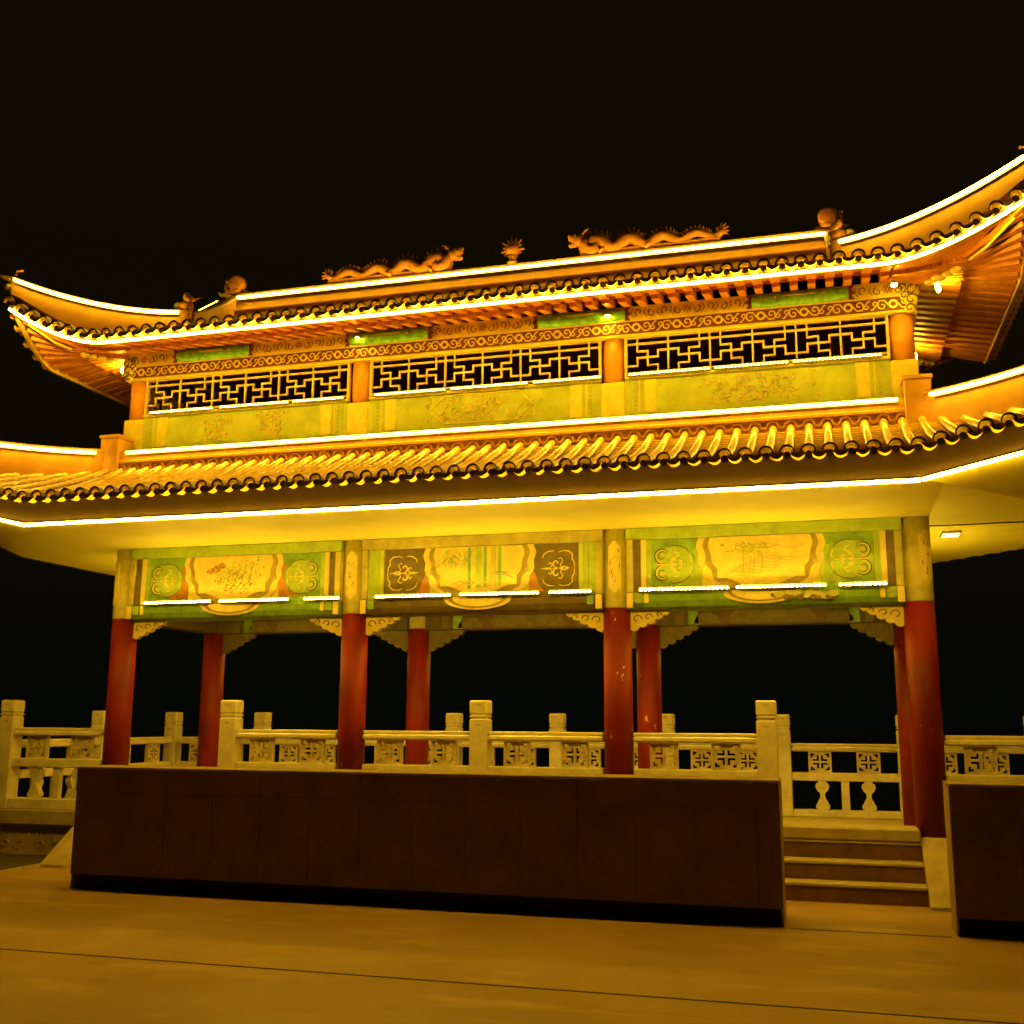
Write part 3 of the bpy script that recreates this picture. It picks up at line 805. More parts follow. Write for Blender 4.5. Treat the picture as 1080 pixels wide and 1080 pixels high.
# ---------- lower roof
LX, LY0, LY1 = 6.30, -2.03, DR+2.03
low = Skirt(LX, LY0, LY1, 4.66, -.2, DR+.2, 4.5, .40, 1.0, 3.915, .76, .60)
low.bulge = .16
skirt_roof(low, 'lower_roof', SP)
EX, EY0, EY1 = 6.24, -1.97, DR+1.97
kd = low.kd
def lowA(x, y):
    s = max(0, (abs(x)-4.5)/(EX-4.5)); t = max(0, (EY0+kd-y)/kd, (y-(EY1-kd))/kd)
    return ZS+.40*max(0, s+t-1)
b = MB()
xs = [-EX+(EX-4.5)*i/10 for i in range(11)]+[-4.5+9*i/12 for i in range(1, 13)]+[4.5+(EX-4.5)*i/10 for i in range(1, 11)]
ys = [EY0+kd*i/10 for i in range(11)]+[EY0+kd+(EY1-EY0-2*kd)*i/4 for i in range(1, 5)]+[EY1-kd+kd*i/10 for i in range(1, 11)]
vs = [(x, y, lowA(x, y)) for x in xs for y in ys]; ny = len(ys)
b.add(vs, [(i*ny+j, i*ny+j+1, (i+1)*ny+j+1, (i+1)*ny+j) for i in range(len(xs)-1) for j in range(ny-1)], 'soffit')
b.build('soffit', pv)
def fascia_loop(X, Y0, Y1, zb, h0, h1, m, name, th=.03):
    b = MB()
    fr = [(x, Y0) for x in [-X+2*X*i/80 for i in range(81)]]
    rt = [(X, y) for y in [Y0+(Y1-Y0)*i/40 for i in range(1, 41)]]
    bk = [(x, Y1) for x in [X-2*X*i/80 for i in range(1, 81)]]
    lf = [(-X, y) for y in [Y1-(Y1-Y0)*i/40 for i in range(1, 40)]]
    P = fr+rt+bk+lf; n = len(P); cx, cy = 0, (Y0+Y1)/2
    def ins(p, d): return (p[0]-math.copysign(d, p[0]) if abs(abs(p[0])-X) < 1e-6 else p[0], p[1]+(d if abs(p[1]-Y0) < 1e-6 else (-d if abs(p[1]-Y1) < 1e-6 else 0)))
    v = []
    for p in P:
        z = zb(p[0], p[1]); q = ins(p, th)
        v += [(p[0], p[1], z+h0), (p[0], p[1], z+h1), (q[0], q[1], z+h1), (q[0], q[1], z+h0)]
    fs = []
    for i in range(n):
        j = (i+1) % n
        for k in range(4): fs.append((4*i+k, 4*j+k, 4*j+(k+1) % 4, 4*i+(k+1) % 4))
    b.add(v, fs, m); return b.build(name, pv)
fascia_loop(EX+.012, EY0-.012, EY1+.012, lowA, -.012, .245, 'fascia', 'fascia_board')

def strip(pts, rr=.0155, ch='top'):
    """a glowing tube under or in front of a thin metal channel"""
    tube_mat = 'tube' if ch == 'top' else 'ridge_tube'
    b = MB(); b.tube(pts, rr, tube_mat, 8)
    o = b.build('light_tube', pv)
    b = MB(); P = [Vector(p) for p in pts]; rings = []
    for i, p in enumerate(P):
        d = P[min(i+1, len(P)-1)]-P[max(i-1, 0)]; d.z = 0; d.normalize(); nr = Vector((-d.y, d.x, 0))
        if nr.y < 0: nr = -nr
        Z = Vector((0, 0, 1))
        if ch == 'top': q = [p+nr*.004+Z*(rr+.002), p+nr*.03+Z*(rr+.002), p+nr*.03+Z*(rr+.007), p+nr*.004+Z*(rr+.007)]
        else: q = [p+nr*(rr+.002)-Z*.026, p+nr*(rr+.002)+Z*.020, p+nr*(rr+.007)+Z*.020, p+nr*(rr+.007)-Z*.026]
        rings.append([tuple(t) for t in q])
    b.loft(rings, 'metal'); b.build('channel', o)
    return o
YS = EY0-.030
strip([(-4.5, YS, ZS-.020), (-1.8, YS, ZS-.020), (1.2, YS, ZS-.020), (4.5, YS, ZS-.020)])
strip([(x, YS, ZS-.020+.40*(abs(x)-4.5)/(EX-4.5)) for x in (-6.22, -5.6, -5.0, -4.52)])
strip([(x, YS, ZS-.020+.40*(abs(x)-4.5)/(EX-4.5)) for x in (4.52, 5.0, 5.6, 6.22)])

# ---------- band ridge round the foot of the upper storey
RX, RY0, RY1 = 4.66, -.30, DR+.30
b = MB()
for (x0, x1, y0, y1) in ((-RX, RX, RY0-.10, RY0+.08), (-RX, RX, RY1-.08, RY1+.10), (-RX-.1, -RX+.08, RY0+.082, RY1-.082), (RX-.08, RX+.1, RY0+.082, RY1-.082)):
    b.box(x0, x1, y0, y1, 4.50, 4.795, 'ridge'); 
    b.box(x0, x1, y0-.0, y1+.0, 4.797, 4.825, 'ridge', .01)
b.box(-RX, RX, RY0-.13, RY0-.102, 4.66, 4.70, 'ridge', .006)
# scalloped flashing over the tile heads
for k in range(-25, 26):
    x = k*SP
    P = [(x-.09, 4.578), (x-.068, 4.584)]+[(x-.056*math.cos(PI*j/10), 4.600+.052*math.sin(PI*j/10)) for j in range(11)]+[(x+.068, 4.584), (x+.09, 4.578)]
    b.ribbon(P, .020, RY0-.10, .022, 'ridge')
bandridge = b.build('band_ridge', pv)
for x0, x1 in ((-4.42, -1.3), (-1.3, 1.9), (1.9, 4.47)): strip([(x0+.004, RY0-.15, 4.79), (x1-.004, RY0-.15, 4.79)], ch='back')
for sg in (-1, 1):
    for yy in (RY0, RY1):
        b = MB(); b.box(-.13, .13, -.15, .13, 4.46, 4.99, 'ridge', .01); b.box(-.145, .145, -.165, .145, 4.992, 5.03, 'ridge', .008)
        o = b.build('ridge_block', pv); o.location = (sg*(RX+.0), yy, 0)
def hip_ridge(p0, p1, zf, h, wd, n=24, tube_side=None, extra=.0, cap=True, parent=pv, m='ridge', tube=True, t0=.04, t1=1.0):
    """upstanding ridge along a hip from p0 to p1 (x,y); zf(t) = height of its top"""
    d = Vector((p1[0]-p0[0], p1[1]-p0[1])); L = d.length; d.normalize(); nr = Vector((-d.y, d.x))
    b = MB(); rings = []; 
    for i in range(n+1):
        t = i/n; x = p0[0]+(p1[0]-p0[0])*t; y = p0[1]+(p1[1]-p0[1])*t; z = zf(t); ww = wd*(1-.25*t); hh = h(t)
        rings.append([(x-nr.x*ww/2, y-nr.y*ww/2, z-hh), (x-nr.x*ww/2, y-nr.y*ww/2, z-.035), (x-nr.x*ww*.65, y-nr.y*ww*.65, z-.03), (x-nr.x*ww*.6, y-nr.y*ww*.6, z-.008), (x-nr.x*ww*.3, y-nr.y*ww*.3, z+.012),
                      (x+nr.x*ww*.3, y+nr.y*ww*.3, z+.012), (x+nr.x*ww*.6, y+nr.y*ww*.6, z-.008), (x+nr.x*ww*.65, y+nr.y*ww*.65, z-.03), (x+nr.x*ww/2, y+nr.y*ww/2, z-.035), (x+nr.x*ww/2, y+nr.y*ww/2, z-hh)])
    b.loft(rings, m); o = b.build('hip_ridge', parent)
    if tube:
        sgn = -1 if (nr.y > 0) else 1     # side that faces the front
        pts = []
        for i in range(n+1):
            t = t0+(t1-t0)*i/n; x = p0[0]+(p1[0]-p0[0])*t; y = p0[1]+(p1[1]-p0[1])*t; ww = wd*(1-.25*t)
            pts.append((x+sgn*nr.x*(ww*.5+.055), y+sgn*nr.y*(ww*.5+.055), zf(t)-.055))
        strip(pts, .017, 'back')
    return o
for sg in (-1, 1):
    for back in (False, True):
        y0, y1 = (-.30, LY0+.02) if not back else (DR+.30, LY1-.02)
        zf = lambda t: 4.86-.30*t+.33*t**2.6+ .03*math.sin(PI*t)
        hf = lambda t: .30-.02*t
        hip_ridge((sg*4.70, y0), (sg*(LX-.02), y1), zf, lambda t: .42+.20*math.sin(PI*t), .16, tube=not back, t0=.10)
        b = MB(); zz = zf(1)
        pts = [(sg*(LX-.04+.10*q), y1+(.10*q if back else -.10*q), zz-.03+.10*q*q) for q in (0, .5, 1, 1.5, 2.0)]
        b.tube(pts, lambda t: .07*(1-.8*t), 'orn', 8); b.build('corner_finial', pv)

# ================================================================== UPPER STOREY
YW = -.10
UZ0, UZ1 = 4.80, 5.335
for yi, yy in enumerate((0, DR)):
    for x in XC:
        b = MB(); b.lathe(0, 0, [(.125, 5.30), (.125, 5.805)], 'upcol', 32); o = b.build('upper_column', pv); o.location = (x, yy, 0)
        b = MB(); b.box(-.135, .135, -.135, .135, 4.5, 5.298, 'panel2', .012); q = b.build('column_base', o)
# parapet panels
def parapet(i, y, sgn):
    x0, x1 = XC[i]+.137, XC[i+1]-.137; cx = (x0+x1)/2
    b = MB(); b.box(x0, x1, y-.05, y+.05, UZ0, UZ1-.02, 'panel'); o = b.build('parapet_panel', pv)
    b = MB(); b.box(x0, x1, y-.075, y+.06, UZ1-.018, UZ1+.01, 'panel2', .005)
    ys = y-.05
    for k, q in enumerate((.06, .16, .20, .34)):
        for e0, sg in ((x0, 1), (x1, -1)):
            b.box(e0+sg*(q-.006), e0+sg*(q+.006), ys-.008, ys, 4.93, 5.31, 'panel2' if k % 2 else 'panel')
    for e0, sg in ((x0, 1), (x1, -1)):
        b.box(e0+sg*.21, e0+sg*.33, ys-.005, ys, 4.93, 5.31, 'panel2')
        for z in range(7): b.box(e0+sg*.10, e0+sg*.125, ys-.004, ys, 4.95+z*.05, 4.98+z*.05, 'khaki')
    # low relief: cartouche of foliage
    rnd = random.Random(31+i)
    hex_ = [(cx-.62, 5.12), (cx-.5, 5.24), (cx-.44, 5.29), (cx+.44, 5.29), (cx+.5, 5.24), (cx+.62, 5.12), (cx+.5, 5.02), (cx+.44, 4.96), (cx-.44, 4.96), (cx-.5, 5.02), (cx-.62, 5.12)]
    if i == 1: b.ribbon(hex_, .012, ys, .012, 'panel2')
    for q in range(120):
        px = rnd.gauss(0, .30 if i != 0 else .42)
        if i == 0: px = rnd.choice((-.42, .42, -.3, .36))+rnd.gauss(0, .09)
        px = max(-.75, min(.75, px)); pz = 5.12+rnd.uniform(-.14, .14); a = rnd.random()*6; r0 = rnd.uniform(.02, .05)
        b.ribbon(spiral(cx+px, pz, r0, r0*.3, a, a+rnd.choice((-1, 1))*rnd.uniform(2, 4.5), 9), lambda t: .014*(1-.6*t), ys, .007+.0015*(q % 4), ('panel2', 'cream', 'panel2', 'khaki')[q % 4])
    if sgn: b.build('relief', o)
for i in range(3): parapet(i, YW+.03, True); parapet(i, DR+.07, False)
for x in (XC[0], XC[3]):
    b = MB(); b.box(x-.05, x+.05, .137, DR-.137, UZ0, UZ1, 'panel'); b.build('parapet_panel', pv)
# lattices
def lattice_mesh(W, nu):
    b = MB(); Z0, Z1 = 0, .435; st = W/(8*nu); y0, y1 = -.014, .014; bw = .0095
    lev = {'T': Z1, 'H': Z1-.065, 'A': Z1-.152, 'B': Z1-.225, 'D': Z1-.318, 'b': .036, 'Z': 0}
    segs = []
    half = [('v', 1, 'T', 'A'), ('h', 'A', 1, 2), ('v', 2, 'A', 'D'), ('h', 'B', 1, 3), ('v', 1, 'B', 'D'), ('h', 'D', 0, 1), ('h', 'D', 2, 3), ('v', 3, 'D', 'Z'), ('v', 3, 'A', 'B'), ('h', 'A', 3, 4)]
    for uq in range(nu):
        for sgx in (0, 1):
            for sgm in half:
                if sgm[0] == 'v': c = sgm[1] if not sgx else 8-sgm[1]; segs.append(('v', uq*8+c, sgm[2], sgm[3]))
                else:
                    a, c = (sgm[2], sgm[3]) if not sgx else (8-sgm[3], 8-sgm[2]); segs.append(('h', sgm[1], uq*8+a, uq*8+c))
        segs.append(('v', uq*8+4, 'T', 'Z'))
        if uq: segs.append(('v', uq*8, 'T', 'Z'))
    for g in segs:
        if g[0] == 'v': b.box(-W/2+g[1]*st-bw, -W/2+g[1]*st+bw, y0, y1, lev[g[3]]-bw*.9, lev[g[2]]+bw*.9, 'lattice')
        else: b.box(-W/2+g[2]*st-bw*.9, -W/2+g[3]*st+bw*.9, y0-.0015, y1+.0015, lev[g[1]]-bw, lev[g[1]]+bw, 'lattice')
    for k in ('H', 'b'): b.box(-W/2, W/2, y0-.003, y1+.003, lev[k]-bw, lev[k]+bw, 'lattice')
    for z in (Z1+.010, -.010): b.box(-W/2-.03, W/2+.03, y0-.012, y1+.012, z-.012, z+.012, 'lattice')
    for x in (-W/2-.015, W/2+.015): b.box(x-.015, x+.015, y0-.010, y1+.010, 0.002, Z1-.002, 'lattice')
    return b
first = None
for i in range(3):
    for yy in (YW+.02, DR+.08):
        if first is None: first = lattice_mesh(2.73, 3).build('lattice_screen', pv); o = first
        else: o = copy_part(first, pv)
        o.location = ((XC[i]+XC[i+1])/2, yy, 5.36)
o = lattice_mesh(1.78, 2).build('lattice_screen', pv); o.location = (XC[0], DR/2, 5.36); o.rotation_euler.z = PI/2
o = copy_part(o, pv, (XC[3], DR/2, 5.36))
# upper light bars
for xa, xb in ((-4.32, -3.44), (-3.34, -2.42), (-2.36, -1.70), (-1.30, -.42), (-.36, .56), (.62, 1.40), (1.71, 2.60), (2.64, 3.42), (3.46, 4.36)):
    led_bar(xa, xb, -.165, 5.358, pv, .04)
# inner ceiling, floor and a couple of braces seen through the lattice
b = MB(); b.box(-4.6, 4.6, -.02, DR+.02, 5.99, 6.03, 'maroon'); b.build('upper_ceiling', pv)
b = MB(); b.box(-4.6, 4.6, .02, DR-.02, 4.72, 4.78, 'maroon'); b.build('upper_floor', pv)
b = MB(); b.tube([(-4.2, .5, 5.95), (-2.9, 1.2, 5.32)], .035, 'khaki', 4, False); b.tube([(-4.4, 1.0, 5.6), (-3.6, 1.8, 5.2)], .03, 'khaki', 4, False)
b.build('brace', pv)
b = MB(); b.box(3.86, 4.02, 1.0, 1.12, 4.79, 5.985, 'khaki'); b.build('brace', pv)

# ---- friezes under the upper eave
def frieze(y, sg):
    fr = MB()
    yy0, yy1 = (y-.03, y+.06)
    fr.box(-4.72, 4.72, yy0, yy1, 5.806, 5.835, 'panel2', .006)
    o = fr.build('frieze_beam', pv)
    fr = MB(); fr.box(-4.72, 4.72, yy0+.006, yy1, 5.837, 5.975, 'maroon'); s1 = fr.build('scroll_frieze', o)
    fr2 = MB(); fr2.box(-4.72, 4.72, yy0-.02, yy1, 5.977, 6.145, 'gold'); s2 = fr2.build('gold_frieze', o)
    if sg:
        b = MB(); ys = yy0+.006; P = .45; n = 21
        for k in range(n):
            cx = -4.5+P*k; zc = 5.906
            b.ribbon(spiral(cx, zc, .038, .038, 0, 2*PI, 16), .022, ys, .008, 'gold')
            for v in (1, -1):
                # scrolling stem between two flowers
                x1 = cx+v*.045
                b.ribbon([(x1, zc+v*.01), (x1+v*.04, zc-v*.045), (x1+v*.09, zc-v*.045), (x1+v*.125, zc+v*.005), (x1+v*.16, zc+v*.05), (x1+v*.18, zc+v*.05)], .013, ys, .006, 'gold')
                b.ribbon([(cx+v*q[0], zc+v*q[1]) for q in spiral(.11, .012, .042, .010, -.4, 5.6, 16)], lambda t: .015-.006*t, ys, .007, 'gold')
                b.ribbon([(cx+v*q[0], zc-v*q[1]) for q in spiral(.185, .010, .034, .008, 3.6, -1.6, 14)], lambda t: .013-.005*t, ys, .0065, 'gold')
        b.build('gold_scrollwork', s1)
        ys = yy0-.02
        gs = (-3.475, -1.14, 1.18, 3.56)
        cs = [-4.45]+[(gs[q]+gs[q+1])/2 for q in range(3)]+[4.45]
        for ci, cx in enumerate(cs):
            b = MB(); wd = .62 if 0 < ci < 4 else .30
            for v in (1, -1):
                for k in range(4 if wd > .5 else 2):
                    xx = .10+.145*k
                    b.ribbon([(cx+v*q[0], 6.06+(1 if k % 2 else -1)*q[1]) for q in spiral(xx, .012, .048, .012, -1.2, 4.6, 14)], lambda t: .014-.006*t, ys, .004, 'brown')
                    b.ribbon([(cx+v*(xx+.05), 6.01), (cx+v*(xx+.085), 6.05), (cx+v*(xx+.07), 6.11)], .009, ys, .004, 'brown')
            for q in range(8):
                a = q*PI/4; b.ribbon([(cx+.012*math.cos(a), 6.06+.012*math.sin(a)), (cx+.055*math.cos(a), 6.06+.05*math.sin(a))], .014, ys, .004, 'rust')
            b.build('scroll_painting', s2)
        for gx in gs:
            b = MB(); rings = []; L = .50
            for q in range(13):
                t = -1+2*q/12; xx = gx+L*t; rr = .075*(1-abs(t)**8*.35)
                rings.append([(xx, yy0-.02-rr*.75*math.sin(PI*j/8), 6.062-rr*math.cos(PI*j/8)) for j in range(9)])
            b.loft(rings, 'bluegreen', True, True, closed=False)
            b.build('green_boss', s2)
            b = MB(); b.box(gx-.16, gx+.16, yy0-.082, yy0-.074, 6.074, 6.084, 'cream'); b.build('trim_line', s2)
            for v in (-1, 1): b = MB(); b.box(gx+v*.25-.014, gx+v*.25+.014, yy0-.082, yy0-.072, 6.055, 6.083, 'cream', .004); b.build('trim_stud', s2)
            # dark swallow-tail ends
            for v in (-1, 1):
                b = MB(); b.prism_xz([(gx+v*p, z) for p, z in ((.50, 5.985), (.56, 5.985), (.53, 6.03), (.57, 6.06), (.53, 6.09), (.56, 6.14), (.50, 6.14))][::v], yy0-.03, yy0-.0195, 'maroon'); b.build('boss_end', s2)
    return o
frieze(-.12, True); frieze(DR+.12-.03, False)
for sg in (-1, 1):
    b = MB(); b.box(sg*4.64, sg*4.735, -.058, DR+.058, 5.806, 5.975, 'panel2'); b.box(sg*4.64, sg*4.745, -.058, DR+.058, 5.977, 6.145, 'gold'); b.build('frieze_beam', pv)
# gilt cloud blocks on the frieze corners
for sg in (-1, 1):
    b = MB()
    for (dx, dz, rr) in ((0, 5.84, .07), (.03, 5.93, .09), (.05, 6.03, .10), (-.08, 5.98, .06), (-.12, 6.07, .06)):
        b.ball((sg*(4.66+dx*.6), -.15, dz), rr*.8, 'gold', 10, (1, .35, 1))
        b.ribbon(spiral(sg*(4.66+dx*.6), dz, rr*.75, rr*.2, 0, 6, 14), .012, -.15-rr*.25, .012, 'brown')
    b.build('cloud_block', pv)

# ---------- upper roof
UX, UY0, UY1 = 5.78, -1.10, DR+1.10
GX = 3.95
up = Skirt(UX, UY0, UY1, GX, 0., DR, 4.4, .565, 1.6, 6.055, .42, .85)
YM = DR/2
def up_front(x, t):
    # t in 0..1 covers eave to main ridge inside the gables, eave to hip outside
    D = YM-UY0; d = D*t; y = UY0+d; tt = d/(0-UY0)
    z = up.prof(tt) if tt <= 1 else up.prof(1)+(tt-1)*.42
    return (x, y, z+up.fl(up.sx(x))*max(0, 1-tt)**1.4)
def up_tmax(x):
    if abs(x) <= GX: return 1.0
    return (UX-abs(x))/(UX-GX)*(0-UY0)/(YM-UY0)
skirt_roof(up, 'upper_roof', SP, front_fn=up_front, front_tmax=up_tmax, nseg=18)
# gables
zg = up.prof(1); zr = up_front(0, 1)[2]
for sg in (-1, 1):
    b = MB(); b.prism_yz([(0, zg-.04), (DR, zg-.04), (YM, zr-.03)], sg*GX-.05, sg*GX+.0, 'rafterbrd'); b.build('gable', pv)
# main ridge
b = MB(); b.box(-GX, GX, YM-.08, YM+.08, zr-.10, 7.27, 'ridge'); b.box(-GX, GX, YM-.09, YM+.09, 7.272, 7.325, 'ridge', .015)
b.box(-GX, GX, YM-.10, YM+.10, 7.06, 7.10, 'ridge', .01)
b.build('main_ridge', pv)
for x0, x1 in ((-3.82, -1.1), (-1.1, 1.6), (1.6, 3.88)): strip([(x0+.004, YM-.15, 7.235), (x1-.004, YM-.15, 7.235)], ch='back')
# descending ridges down the gable edges, then corner hips
for sg in (-1, 1):
    for back in (False, True):
        m_ = (lambda y: y) if not back else (lambda y: DR-y)
        za, zb_ = 7.24+.02, 6.70
        hip_ridge((sg*GX, m_(YM-.1)), (sg*GX, m_(.02)), lambda t: za+(zb_-za)*t-.03*math.sin(PI*t), lambda t: .25, .15, 8, tube=False)
        if not back:
            if sg < 0: strip([(sg*GX-.12, m_(YM-.22), 7.17), (sg*GX-.12, m_(.18), 6.73)], .017, 'back')
        zf = lambda t: 6.72-.22*(t*(1-t))*1.35+.22*t**1.8
        hip_ridge((sg*GX, m_(0)), (sg*(UX-.02), m_(UY0+.02)), zf, lambda t: .24+.20*math.sin(PI*min(1,t*1.05)**.8), .15, 20, tube=not back, t0=.06, t1=.985)
        b = MB(); zz = zf(1)
        d = Vector((sg*1.8, -1.1 if not back else 1.1, 0)).normalized()
        base = Vector((sg*(UX-.03), m_(UY0+.03), zz-.03))
        b.tube([tuple(base+d*q+Vector((0, 0, .9*q*q+.1*q))) for q in (0, .04, .09, .14, .2)], lambda t: .05*(1-.75*t), 'gold', 8)
        b.ball(tuple(base+d*.05+Vector((0, 0, -.10))), .05, 'gold', 10, (1.2, 1, .9))
        b.tube([tuple(base-d*.02+Vector((0, 0, .06))), tuple(base+d*-.02+Vector((0, 0, .12))), tuple(base+d*-.10+Vector((0, 0, .13)))], .018, 'orn', 6)
        b.build('corner_finial', pv)
# underside: board, rafters in two tiers, corner beams
WXH, WY0, WY1 = 4.62, -.06, DR+.06
def eave_pt(side, c, wv):
    """side f/b/l/r; c = coordinate along the eave; wv 0 at the eave 1 at the wall"""
    if side in 'fb':
        q = up.sx(c); z0 = 6.0+up.fl(q); xw = max(-4.45, min(4.45, c)); xw += (c-xw)*.12
        y = UY0+.07; yw = WY0
        P = Vector((c, y, z0)); W = Vector((xw, yw, 6.215))
        if side == 'b': P.y = DR-P.y; W.y = DR-W.y
    else:
        s = up.sy(c); z0 = 6.0+up.fl(s); cw = max(WY0+.12, min(WY1-.12, c)); cw += (c-cw)*.12
        sg = 1 if side == 'r' else -1
        P = Vector((sg*(UX-.07), c, z0)); W = Vector((sg*WXH, cw, 6.215))
    z = P.z+(W.z-P.z)*wv - (P.z-6.0)*math.sin(PI*min(wv, 1))*.38
    q = P+(W-P)*wv; q.z = z; return q
for side in 'fblr':
    lo, hi = ((-UX+.07, UX-.07) if side in 'fb' else (UY0+.07, UY1-.07))
    b = MB(); N = 80 if side in 'fb' else 40; vs = []; fs = []
    for i in range(N+1):
        c = lo+(hi-lo)*i/N
        for j in range(7): q = eave_pt(side, c, j/6); vs.append((q.x, q.y, q.z+.05))
    for i in range(N):
        for j in range(6): k = i*7+j; fs.append((k, k+1, k+8, k+7))
    b.add(vs, fs, 'rafterbrd')
    for i in range(N):   # outer-tier boarding lightened as if lit, and the batten where the tiers meet
        a0 = eave_pt(side, lo+(hi-lo)*i/N, 0); a1 = eave_pt(side, lo+(hi-lo)*(i+1)/N, 0); c0 = eave_pt(side, lo+(hi-lo)*i/N, .5); c1 = eave_pt(side, lo+(hi-lo)*(i+1)/N, .5)
        Z = Vector((0, 0, 1))
        b.add([a0+Z*.022, a1+Z*.022, c1+Z*.022, c0+Z*.022], [(0, 1, 2, 3)], 'outer_board_lit')
        b.add([c0-Z*.008, c1-Z*.008, c1+Z*.045, c0+Z*.045], [(0, 1, 2, 3)], 'rafter')
    board = b.build('eave_board', pv)
    b = MB(); n = int((hi-lo)/SP)
    cs = [(lo+hi)/2+(k-n/2)*SP for k in range(n+1)]
    kk = up.kx-.1 if side in 'fb' else (hi-lo)/2-up.kd
    cs += [q+SP/2 for q in cs if abs(q+SP/2-(lo+hi)/2) > kk+.25 and q+SP/2 < hi]
    for c in cs:
        def bar(w0, w1, hw, dz0, dz1):
            a = eave_pt(side, c, w0); e2 = eave_pt(side, c, w1); d = (e2-a); d.z = 0; d.normalize(); nr = Vector((-d.y, d.x, 0))*hw
            vs = [a-nr+Vector((0, 0, dz0)), a+nr+Vector((0, 0, dz0)), a+nr+Vector((0, 0, dz1)), a-nr+Vector((0, 0, dz1)),
                  e2-nr+Vector((0, 0, dz0)), e2+nr+Vector((0, 0, dz0)), e2+nr+Vector((0, 0, dz1)), e2-nr+Vector((0, 0, dz1))]
            b.add(vs, [(0, 1, 2, 3), (7, 6, 5, 4), (0, 4, 5, 1), (1, 5, 6, 2), (2, 6, 7, 3), (3, 7, 4, 0)], 'rafter')
        bar(.02, .50, .050, -.004, .045); bar(.49, 1.0, .040, -.050, .045)
    b.build('rafters', board)
def upA(x, y): return 6.0+max(up.fl(up.sx(x))*(1 if abs(abs(y)-0) >= 0 else 1) if (abs(y-(UY0+.04)) < 1e-3 or abs(y-(UY1-.04)) < 1e-3) else 0, up.fl(up.sy(y)) if abs(abs(x)-(UX-.04)) < 1e-3 else 0)
fascia_loop(UX-.04, UY0+.04, UY1-.04, upA, -.035, .085, 'fasciaup', 'fascia_board', .04)
YU = UY0+.012
def uz(x): return 5.972+up.fl(up.sx(x))
strip([(-4.38, YU, uz(0)), (-1.6, YU, uz(0)), (1.4, YU, uz(0)), (4.38, YU, uz(0))])
for sg in (-1, 1): strip([(sg*(4.385+(5.76-4.385)*q/10), YU, uz(4.385+(5.76-4.385)*q/10)) for q in range(11)])
for sg in (-1, 1):
    for back in (0, 1):
        yc = (lambda y: y) if not back else (lambda y: DR-y)
        b = MB()
        pts = [(sg*4.60, yc(-.06), 6.10), (sg*5.0, yc(-.42), 6.12), (sg*5.4, yc(-.78), 6.26), (sg*5.70, yc(-1.04), 6.48)]
        b.tube(pts, .042, 'rafter', 4, False)
        b.build('corner_beam', pv)
        b = MB()
        for (t, rr) in ((0, .05), (.08, .06), (.17, .045), (.25, .05)):
            x = 4.86+t*.9; y = -.29-t*.8
            b.ball((sg*x, yc(y), 6.05+t*.1), rr, 'gold', 8, (1.3, 1, .7))
        b.tube([(sg*5.2, yc(-.60), 6.12), (sg*5.35, yc(-.74), 6.18), (sg*5.58, yc(-.95), 6.36)], .016, 'gold', 6)
        b.build('beam_carving', pv)

